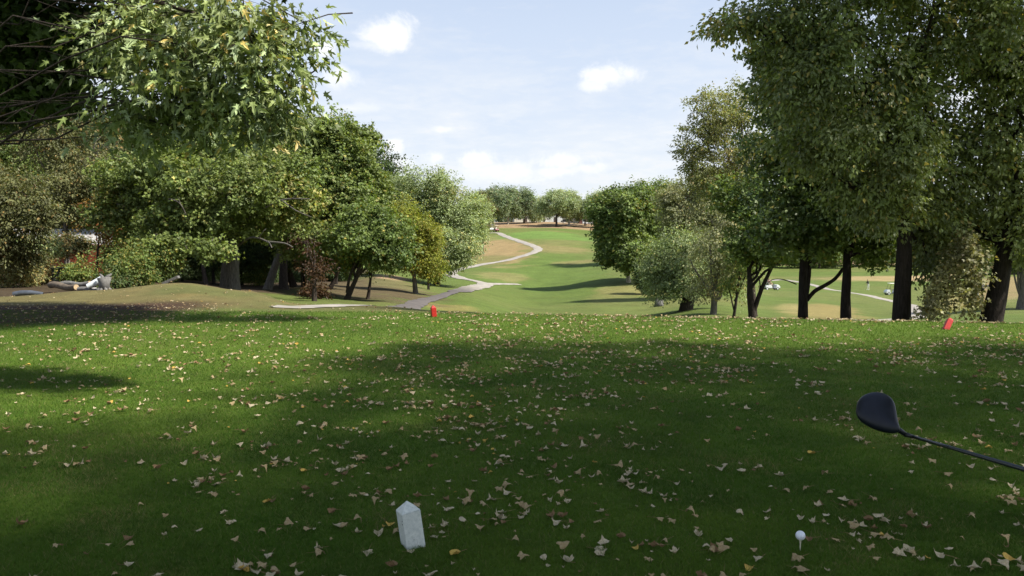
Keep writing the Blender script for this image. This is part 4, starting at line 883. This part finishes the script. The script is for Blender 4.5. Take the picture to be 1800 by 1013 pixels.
for sy, lab, sh in ((.26, 'rider in maroon shirt at the wheel of the low white cart', MSH), (-.26, 'rider in tan shirt on the near seat of the low white cart', TSH)):
    v = Mz @ Vector((0, sy, 0)); person(lab, (h1.x + v.x, h1.y + v.y, h1.z), R_(8), SIT, sh, GPT, None)

# white post beside the curved trunk
h = hit(1719, 520, 60); b = MB(); b.box((0, 0, .45), (.16, .16, 1.0), taper=.9); b.box((0, 0, 1.0), (.34, .22, .26)); o = b.build('ball_washer', WHITEP, None, False, .02); o.location = h; tag(o, 'small white post standing in the hollow left of the curved trunk', 'post')
h = hit(1735, 512, 60); r = empty('bench', h, (0, 0, R_(10))); tag(r, 'dark low bench beside the small white post', 'bench')
b = MB(); b.box((0, 0, .45), (1.5, .4, .06)); b.build('seat', LOGG, r); b = MB(); b.box((0, .2, .75), (1.5, .05, .3)); b.build('backrest', LOGG, r)
for sx in (-.6, .6): b = MB(); b.box((sx, 0, .21), (.08, .36, .42)); b.build('leg', BLACK, r)

# ---------------------------------------------------------------- debris at the edge of the woods
def prop(name, label, cat, mb, m, loc, rot=(0, 0, 0), smooth=False, group=None, bevel=0):
    o = mb.build(name, m, None, smooth, bevel); o.location = loc; o.rotation_euler = rot; return tag(o, label, cat, group)
def dloc(px, py, Y): X = (px - 900) / FPX * Y; return Vector((X, Y, gz(X, Y)))
def logs(label, pxa, pya, pxb, pyb, Ya, Yb, r, m=LOG):
    A = at(pxa, pya, Ya); B = at(pxb, pyb, Yb)
    for q in (A, B): q.z = max(q.z, gz(q.x, q.y) + r)
    o = empty('log', A); tag(o, label, 'log', 'cut logs lying behind the mound')
    P = [(B - A) * t + Vector((0, 0, .03 * math.sin(t * 7))) for t in np.linspace(0, 1, 7)]
    b = MB(); b.tube(P, [r * (1.05 - .15 * t) for t in np.linspace(0, 1, 7)], 12, False, .14); b.build('bark', m, o, True)
    b = MB(); d = (B - A).normalized(); b.tube([P[0] - d * .01, P[0] + d * .02], r * .98, 12); b.build('cut_end', plain('cut_wood', (.45, .33, .19), .8), o)
    b = MB(); b.tube([P[-1] - d * .02, P[-1] + d * .01], r * .86, 12); b.build('cut_end', plain('cut_wood', (.45, .33, .19), .8), o)
logs('brown log with bright cut end, lowest of the pile', 89, 501, 134, 506, 26.5, 25.6, .10)
logs('grey log lying at the back of the pile', 108, 500, 158, 499, 27.4, 27.2, .09, LOGG)
logs('short grey log below the leaning white pipe', 138, 509, 178, 510, 25.4, 25.2, .07, LOGG)
b = MB(); A = Vector((0, 0, .22)); B = Vector((.42, .1, .45)); b.tube([A, B], [.085, .115], 16, False); b.tube([A, B], [.07, .10], 16, False); b.add([(0, 0, 0)], [])
prop('pipe', 'short white pipe propped on the log pile', 'pipe', b, WHITEP, dloc(153, 505, 25.2), smooth=True)
b = MB()
b.tube([(0, 0, .12), (.02, 0, .3), (0, .02, .50)], [.17, .15, .20], 12, True, .2)
for a in (-2.5, -1.7, -.8, .1, .9, 2.0): b.tube([(0, 0, .22), (.16 * math.cos(a), .16 * math.sin(a), .12), (.28 * math.cos(a), .28 * math.sin(a), -.08)], [.08, .06, .03], 7, True, .2)
for a in (.4, 2.4): b.tube([(0, 0, .42), (.14 * math.cos(a), .1 * math.sin(a), .55), (.24 * math.cos(a), .14 * math.sin(a), .62)], [.07, .05, .02], 7, True, .2)
prop('tree_stump', 'grey uprooted stump standing on its roots by the white pipe', 'stump', b, LOGG, dloc(182, 510, 25.0), smooth=True)
b = MB(); b.box((0, 0, .12), (.5, .16, .08), (0, R_(-24), 0)); prop('beam', 'grey squared timber leaning up behind the mound crest', 'timber', b, LOGG, dloc(300, 503, 22.9), bevel=.01)
b = MB(); P = [(0, 0, .07), (.2, .03, .11), (.45, .1, .11), (.72, .2, .06)]; b.tube(P, [.075, .075, .07, .06], 18, False); b.tube(P, [.06, .06, .055, .05], 18, False)
prop('pipe', 'dark bluish drain pipe lying at the left edge of the mound', 'pipe', b, plain('blue_grey_plastic', (.06, .07, .085), .4, .3, 8), dloc(22, 521, 22.6), smooth=True)
def bin_(label, px, Y, c):
    r = empty('rubbish_bin', dloc(px, 500, Y)); tag(r, label, 'bin')
    b = MB(); b.box((0, 0, .33), (.5, .5, .70), taper=1.12); b.build('body', c, r, False, .03)
    b = MB(); b.box((0, 0, .71), (.62, .62, .06)); b.build('lid', BLACK, r, False, .02)
bin_('dark bin half hidden by bushes behind the logs', 108, 33, plain('dark_grey_plastic', (.03, .035, .04), .5))
# white low stones in the grass near the log pile
rs = [(283, 505.5, 24.9), (165, 492, 28), (52, 513, 24)]
for i, (px, py, Y) in enumerate(rs):
    b = MB(); b.ellipsoid((0, 0, .03), (.10 + .03 * i, .07, .05), 10, 6)
    prop('stone', ['pale stone beside the leaning timber', 'pale stone at the foot of the bushes behind the logs', 'pale stone behind the drain pipe'][i], 'stone', b, plain('pale_stone', (.42, .40, .36), .9, .2, 9, .1, 0, .02), dloc(px, py, Y), smooth=True)
h = dloc(1159, 520, 62); b = MB(); b.tube([(0, 0, -.1), (0, 0, .25), (.05, 0, .62)], [.42, .34, .28], 12, True, .25); prop('tree_stump', 'pale grey stump under the left edge of the spreading willow', 'stump', b, LOGG, h, smooth=True)

# fence, shed and house at the left
ORW = plain('orange_stained_wood', (.24, .06, .022), .8, .35, 6); 
def fence(name, label, a, b_, Y0, Y1, h, m, board=.14, gap=.02):
    A = dloc(a, 480, Y0); B = dloc(b_, 480, Y1); L = (B - A).length; d = (B - A).normalized(); ang = math.atan2(d.y, d.x)
    r = empty(name, A, (0, 0, ang)); tag(r, label, 'fence')
    m1 = MB(); n = int(L / (board + gap))
    for i in range(n):
        x = (i + .5) * L / n; m1.box((x, 0, (B.z - A.z) * x / L + h / 2 + .05 + .02 * RNG.random()), (board, .022, h))
    m1.build('boards', m, r)
    for i in range(int(L / 2.4) + 1):
        x = i * 2.4; p = MB(); p.box((x, .07, (B.z - A.z) * x / L + h / 2), (.1, .1, h + .1)); p.build('post', m, r)
    for z in (.35, h - .25):
        p = MB(); p.add([(0, .015, z), (L, .015, B.z - A.z + z), (L, .015, B.z - A.z + z + .09), (0, .015, z + .09), (0, .055, z), (L, .055, B.z - A.z + z), (L, .055, B.z - A.z + z + .09), (0, .055, z + .09)], [(0, 1, 2, 3), (7, 6, 5, 4), (0, 4, 5, 1), (3, 2, 6, 7)]); p.build('rail', m, r)
    return r
fence('wooden_fence', 'orange stained board fence behind the bushes at left', 60, 215, 42, 42, 1.9, ORW)
def house(label, px, base_py, Y, wid, dep, hgt, wallm, roofm, wins, rz=0, gable=True, rh=1.8, doors=()):
    X = (px - 900) / FPX * Y; z = gz(X, Y)
    r = empty('house', (X, Y, z), (0, 0, rz)); tag(r, label, 'house')
    b = MB(); b.box((0, 0, hgt / 2 - .3), (wid, dep, hgt + .6)); 
    b.prism([(-wid / 2, hgt + .002), (wid / 2, hgt + .002), (0, hgt + rh - .1)], -dep / 2 + .01, dep / 2 - .01) if gable else b.prism([(-dep / 2, hgt + .002), (dep / 2, hgt + .002), (0, hgt + rh - .1)], -wid / 2 + .01, wid / 2 - .01, 'x')
    b.build('wall', wallm, r)
    b = MB(); w2 = (wid if gable else dep) / 2 + .5; l2 = (dep if gable else wid) / 2 + .4; ax = 'y' if gable else 'x'
    b.prism([(-w2, hgt - .25), (-w2, hgt - .05), (0, hgt + rh + .12), (w2, hgt - .05), (w2, hgt - .25), (0, hgt + rh - .06)], -l2, l2, ax); b.build('roof', roofm, r)
    for (x, zc_, w_, h_) in wins:
        f = MB(); f.box((x, -dep / 2 - .02, zc_), (w_ + .16, .06, h_ + .16)); wo_ = f.build('window', WHITEP, r)
        f = MB(); f.box((x, -dep / 2 - .052, zc_), (w_, .012, h_)); f.build('pane', plain('dark_glass', (.02, .025, .03), .08, .1, 2, .6), wo_)
    for (x, w_, h_) in doors:
        f = MB(); f.box((x, -dep / 2 - .025, h_ / 2), (w_, .07, h_)); dr = f.build('door', plain('dark_door', (.05, .03, .025), .6), r)
        f = MB(); f.ellipsoid((x + w_ * .4, -dep / 2 - .08, h_ * .48), (.04, .04, .04), 6, 4); f.build('handle', STEEL, dr)
    return r
SIDE_W = plain('white_siding', (.70, .69, .66), .8, .06, 1); SIDE_T = plain('tan_siding', (.50, .42, .31), .8, .08, 1); SIDE_C = plain('cream_siding', (.62, .57, .47), .8, .08, 1); ROOFG = plain('grey_shingle', (.10, .095, .09), .9, .25, 3); ROOFB = plain('brown_shingle', (.10, .065, .045), .9, .25, 3)
house('white sided house between the far tree trunks', 968, 388, 322, 11, 9, 4.4, SIDE_W, ROOFG, [(-3.4, 3.3, 1.2, 1.2), (0, 3.3, 1.2, 1.2), (3.4, 3.3, 1.2, 1.2), (-3, 1.2, 1.4, 1.2)], 0, False, 1.8, [(1.5, 1.0, 2.1)])
house('cream house low behind the far trees at left of the flag pole', 922, 388, 318, 9, 8, 3.0, SIDE_C, ROOFB, [(-2.5, 1.6, 1.3, 1.1), (2.2, 1.6, 1.3, 1.1)], R_(6), False, 1.6, [(0, 1.0, 2.1)])
house('tan gabled house behind the whitish far trunk', 1007, 388, 322, 9, 9, 5.0, SIDE_T, ROOFB, [(-2, 3.6, 1.1, 1.2), (2, 3.6, 1.1, 1.2), (2, 1.3, 1.6, 1.2)], R_(-5), True, 2.6, [(-1.5, 1.0, 2.1)])
house('dark red house with porch at the right end of the far row', 1036, 390, 318, 9, 8, 3.4, plain('maroon_siding', (.14, .045, .04), .8, .1, 1), ROOFG, [(-2.5, 1.8, 1.3, 1.2), (2, 1.8, 1.3, 1.2)], 0, False, 1.8, [(0, 1.0, 2.1)])
house('house with pale roof behind the orange fence at left', 135, 470, 52, 9, 7, 2.1, plain('brown_siding', (.16, .08, .05), .8), plain('pale_roof', (.36, .35, .33), .7), [(-2, 1.3, 1.0, .9), (2, 1.3, 1.0, .9)], R_(8), False, .9)
# parked cars by the far houses
def car(label, px, Y, c):
    X = (px - 900) / FPX * Y; r = empty('parked_car', (X, Y, gz(X, Y))); tag(r, label, 'car', 'cars parked by the far houses')
    b = MB(); b.prism([(-2.2, .35), (-2.25, .8), (-1.9, .95), (2.0, .90), (2.25, .75), (2.25, .35)], -.85, .85); b.build('body', c, r, False, .06)
    b = MB(); b.prism([(-1.6, .952), (-1.1, 1.42), (.6, 1.42), (1.25, .93)], -.74, .74); b.build('cabin', plain('dark_glass', (.02, .025, .03), .08, .1, 2, .6), r, False, .05)
    for sx in (-1.4, 1.4):
        for sy in (-.8, .8):
            w_ = empty('wheel', (sx, sy, .32)); w_.parent = r; b = MB(); b.tube([(0, -.1, 0), (0, .1, 0)], .32, 14); b.build('tyre', TYRE, w_); b = MB(); b.tube([(0, -.11, 0), (0, .11, 0)], .18, 10); b.build('rim', STEEL, w_)
car('black car parked between the far tan house and the trunks', 996, 300, plain('black_car_paint', (.015, .015, .018), .25)); car('white car parked at the right end by the dark red house', 1034, 300, WHB)
# chain link fence behind the green
A = dloc(885, 392, 292); r = empty('chain_link_fence', A); tag(r, 'light grey chain link fence running behind the green', 'fence')
xs = np.arange(0, 36, 2.4)
for x in xs:
    zz = gz(A.x + x, A.y) - A.z; b = MB(); b.tube([(x, 0, zz - .1), (x, 0, zz + 1.8)], .05, 6); b.build('post', STEEL, r)
b = MB(); b.tube([(x, 0, gz(A.x + x, A.y) - A.z + 1.78) for x in xs], .035, 6); b.build('top_rail', STEEL, r)
b = MB()
for x in np.arange(0, 33.6, .4): zz = gz(A.x + x, A.y) - A.z; b.tube([(x, .02, zz + .05), (x + .4, .02, zz + 1.75)], .006, 3, False); b.tube([(x + .4, .03, zz + .05), (x, .03, zz + 1.75)], .006, 3, False)
b.build('mesh', STEEL, r)
# marks by the green
for px, Y, m, lab, hh, nm in ((928, 256, plain('dark_red_post', (.16, .03, .02), .6), 'thin dark red post at the back left of the green', 2.0, 'post'),):
    h = dloc(px, 402, Y); b = MB(); b.tube([(0, 0, -.1), (0, 0, hh)], [.06, .05], 8); b.box((0, 0, hh), (.16, .16, .1)); prop(nm, lab, 'post', b, m, h)

# ================================================================ FALLEN LEAVES
LC = {'pale': ((.66, .58, .40), (.52, .44, .28)), 'tan': ((.48, .38, .21), (.37, .28, .145)), 'brown': ((.31, .205, .105), (.23, .145, .075)), 'yellow': ((.72, .52, .12), (.60, .38, .10))}
def fallen_variant(seed, kind):
    g = np.random.default_rng(seed); tpl = []
    ol = np.array([(0, -.05), (.2, .0), (.42, .02), (.42, .22), (.58, .42), (.44, .52), (.32, .58), (.2, .78), (.0, 1.0), (-.2, .78), (-.32, .58), (-.44, .52), (-.58, .42), (-.42, .22), (-.42, .02), (-.2, .0)]) * np.array([.85, .9]); ol[:, 1] -= .33
    rings = [0.0, .35, .7, 1.0]; V = [(0, 0, 0)]
    for r_ in rings[1:]:
        for q in ol:
            jig = 1 + .10 * g.normal() * (r_ > .5); V.append((q[0] * r_ * jig, q[1] * r_ * jig, 0))
    V = np.array(V); n = 16
    F = [(0, 1 + (i + 1) % n, 1 + i) for i in range(n)]
    for k in range(2):
        for i in range(n):
            a = 1 + k * n + i; b2 = 1 + k * n + (i + 1) % n; F += [(a, b2, b2 + n), (a, b2 + n, a + n)]
    x, y = V[:, 0].copy(), V[:, 1].copy(); r2 = x * x + y * y
    th = g.uniform(0, math.pi); u = x * math.cos(th) + y * math.sin(th)
    curl = g.uniform(.3, 1.5) * (1 if g.random() < .62 else -1)
    z = curl * u * u * 1.3 + g.uniform(-.35, .35) * r2 + .22 * (vnoise(np.stack([x * 4 + seed, y * 4, 0 * x], -1)) - .5) + .25 * g.uniform(0, 1) * np.abs(x)
    sh = 1 / (1 + abs(curl) * .55 * np.abs(u)); x = x * (1 - abs(math.cos(th)) * (1 - sh)); y = y * (1 - abs(math.sin(th)) * (1 - sh))
    if curl < 0: z = z - z.min() + .0
    V = np.stack([x, y, z], -1); V[:, 2] -= V[:, 2].min()
    c0, c1 = [np.array(c) for c in LC[kind]]; t = vnoise(V * 5 + seed)[:, None]; Cv = c0 * t + c1 * (1 - t)
    Cv[1 + 2 * n:] *= .88
    # stalk
    b0 = V[1 + 2 * n + 0]; L = g.uniform(.5, .9); a = g.uniform(-.5, .5); e = b0 + np.array([math.sin(a) * L, -math.cos(a) * L, g.uniform(.0, .25)]); w_ = np.array([.02, 0, 0]); k0 = len(V)
    V = np.vstack([V, b0 - w_, b0 + w_, e + w_ * .5, e - w_ * .5, b0 + [0, 0, .03], e + [0, 0, .02]]); Cv = np.vstack([Cv, np.tile(np.array([.33, .24, .12]), (6, 1))])
    F += [(k0, k0 + 1, k0 + 2), (k0, k0 + 2, k0 + 3), (k0, k0 + 4, k0 + 5), (k0, k0 + 5, k0 + 3), (k0 + 1, k0 + 4, k0 + 5), (k0 + 1, k0 + 5, k0 + 2)]
    return V, np.array(F), Cv
def dead_leaf(t):
    a = t.n('ShaderNodeAttribute', attribute_name='tint').outputs['Color']; n = t.noise(objco(t), 9, 4, .7)
    c = t.mix(t.rng(n, .35, .7), a, t.mix(1.0, a, (.62, .55, .48, 1), 'MULTIPLY'))
    p = princ(t, c, .8, .2); tr = t.n('ShaderNodeBsdfTranslucent'); t.set(tr.inputs[0], c); m = t.n('ShaderNodeMixShader'); m.inputs[0].default_value = .15
    t.t.links.new(p, m.inputs[1]); t.t.links.new(tr.outputs[0], m.inputs[2]); return m.outputs[0]
DEAD = mat('dead_leaf', dead_leaf)
kinds = ['pale'] * 9 + ['tan'] * 6 + ['brown'] * 3 + ['yellow'] * 2
VAR = [(k, fallen_variant(200 + i, k)) for i, k in enumerate(kinds)]
VME = [np_mesh('fallen_leaf', v[1][0], v[1][1], DEAD, v[1][2], True) for v in VAR]
g = np.random.default_rng(21)
def dens(x, y):       # leaves per square metre
    r = x / np.maximum(y, 1)
    d = 30 * (.25 + 2.6 * np.maximum(fbm(x, y, 1.8, 4, 3.) - .28, 0) ** 1.2 * 1.6) * (.40 + .60 * sstep(-.60, -.05, r)) * (1.25 - .25 * sstep(3.0, 7.0, y)) * (1 + .35 * sstep(.0, .3, r) * sstep(7, 4, y))
    return d * (1 - .38 * sstep(11, 14, y)) * sstep(17.2, 15.5, y + np.clip(x, 0, 20) * .14)
P = []
xs = g.uniform(-13, 13, 30000); ys = g.uniform(1.6, 17.2, 30000); keep = (np.abs(xs) < ys * .72 + 1.0) & (g.random(30000) < dens(xs, ys) * .55 / (30000 / (26 * 15.6)))
P = list(zip(xs[keep], ys[keep]))
for _ in range(3600):
    x, y = g.uniform(-13, 13), g.uniform(1.6, 16.6)
    if abs(x) > y * .72 + 1.0 or g.random() > dens(np.array(x), np.array(y)) / 42: continue
    th = g.uniform(-.5, .5) + (1.2 if g.random() < .25 else 0); L = g.uniform(.03, .32); m = 3 + int(g.exponential(3.2))
    for q in range(min(m, 14)):
        s_ = g.normal() * L; P.append((x + s_ * math.cos(th) + g.normal() * .05, y + s_ * math.sin(th) + g.normal() * .05))
P = np.array(P)
# sparse on the mound and by the path, thick on the mulch
xs = g.uniform(-14, -2.5, 5200); ys = g.uniform(16.5, 24, 5200); dn = 3.5 + 16 * sstep(-5.5, -7.5, xs) * sstep(18.6, 17.6, ys)
k2 = g.random(5200) < dn / (5200 / (11.5 * 7.5)); P = np.vstack([P, np.stack([xs[k2], ys[k2]], -1)])
xs = g.uniform(-14, -6, 2200); ys = g.uniform(13, 18, 2200); k3 = g.random(2200) < .35; P = np.vstack([P, np.stack([xs[k3], ys[k3]], -1)])
n = len(P); P = P[np.argsort(P[:, 1] ** 2 + P[:, 0] ** 2)]
sz = .017 + .052 * g.random(n) ** 1.35 * (1 + .15 * (g.random(n) < .12)); rz = g.uniform(0, 2 * math.pi, n); vi = g.choice(len(VAR), n, p=np.array([1.0] * 9 + [1.1] * 6 + [1.0] * 3 + [.45] * 2) / np.sum([1.0] * 9 + [1.1] * 6 + [1.0] * 3 + [.45] * 2))
zz = ground(P[:, 0], P[:, 1]) + .004 + g.random(n) * .012
tilt = g.normal(size=(n, 2)) * .16
near = (P[:, 1] < 22) & (np.abs(P[:, 0]) < P[:, 1] * .66)
size_px = sz / np.hypot(P[:, 0], P[:, 1]); order = np.argsort(-np.where(near & (P[:, 1] > 3.02), size_px, 0)); single = set(order[:300].tolist())
LAB = {'pale': 'pale cream curled maple leaf lying on the shaded tee grass', 'tan': 'tan dried maple leaf lying on the shaded tee grass', 'brown': 'brown crumpled maple leaf lying on the shaded tee grass', 'yellow': 'yellow orange maple leaf lying on the shaded tee grass'}
SV, SF, SCc, off = [], [], [], 0
for i in range(n):
    k = VAR[vi[i]][0]; rot = Euler((tilt[i, 0], tilt[i, 1], rz[i]))
    if i in single:
        o = bpy.data.objects.new('fallen_leaf', VME[vi[i]]); COL.objects.link(o); o.location = (P[i, 0], P[i, 1], zz[i]); o.rotation_euler = rot; o.scale = (sz[i],) * 3
        tag(o, LAB[k], 'leaf', k + ' fallen leaves nearest the camera')
    else:
        V, F, Cv = VAR[vi[i]][1]; M = np.array(rot.to_matrix()); V = (V * sz[i]) @ M.T + [P[i, 0], P[i, 1], zz[i]]
        SV.append(V); SF.append(F + off); SCc.append(Cv); off += len(V)
tag(link('leaf_litter', np_mesh('leaf_litter', np.concatenate(SV), np.concatenate(SF), DEAD, np.concatenate(SCc), True)), 'many small dry leaves scattered over the tee and the mound', 'leaves', kind='stuff')
print('fallen', n)

# ================================================================ GRASS BLADES on the tee
def blades():
    g = np.random.default_rng(5); out = []
    N = 640000
    # density ~ 1/Y^1.7
    u = g.random(N); a, b_ = 2.1, 16.5; ex = -.7
    y = (a ** ex + u * (b_ ** ex - a ** ex)) ** (1 / ex); x = (g.random(N) * 2 - 1) * (y * .70 + .35)
    edge_ = 16.2 - np.clip(x + 3, 0, 20) * .155; m = y < edge_; x, y = x[m], y[m]; N = len(x)
    cl = fbm(x, y, .05, 2, 2.); big = fbm(x, y, .9, 3, 4.)
    h = (.009 + .013 * g.random(N)) * (.7 + .7 * cl) * (1 + .05 * y); w_ = (.0016 + .0014 * g.random(N)) * np.maximum(1, y / 3.0) ** .85
    th = g.random(N) * 2 * math.pi; ln = g.normal(size=(N, 2)) * .65 * h[:, None]
    z = ground(x, y); P = np.stack([x, y, z], -1); sx_ = np.stack([np.cos(th), np.sin(th), 0 * th], -1) * w_[:, None] * .5
    tip = P + np.stack([ln[:, 0], ln[:, 1], h], -1)
    V = np.stack([P - sx_, P + sx_, tip], 1).reshape(-1, 3); F = np.arange(3 * N).reshape(-1, 3)
    c0 = np.array([.044, .112, .012]); c1 = np.array([.114, .180, .026]); c2 = np.array([.20, .185, .075]); c3 = np.array([.038, .074, .014])
    t = np.clip(-.25 + 1.15 * big + .6 * (g.random(N) - .35), 0, 1)[:, None]; c = c0 * (1 - t) + c1 * t
    dk = sstep(.5, .68, fbm(x, y, .35, 3, 9.))[:, None]; c = c * (1 - .45 * dk) + c3 * .45 * dk
    dry = (g.random(N) < .05 + .28 * sstep(.55, .78, fbm(x, y, .5, 3, 12.)))[:, None]; c = np.where(dry, c2, c)
    return np_mesh('grass', V, F, leaf_mat('grass_blade', 1.0, (1, 1, 1), .30, .7, .1), np.repeat(c, 3, 0))
tag(link('grass', blades()), 'short mown green grass of the tee', 'grass', kind='stuff')
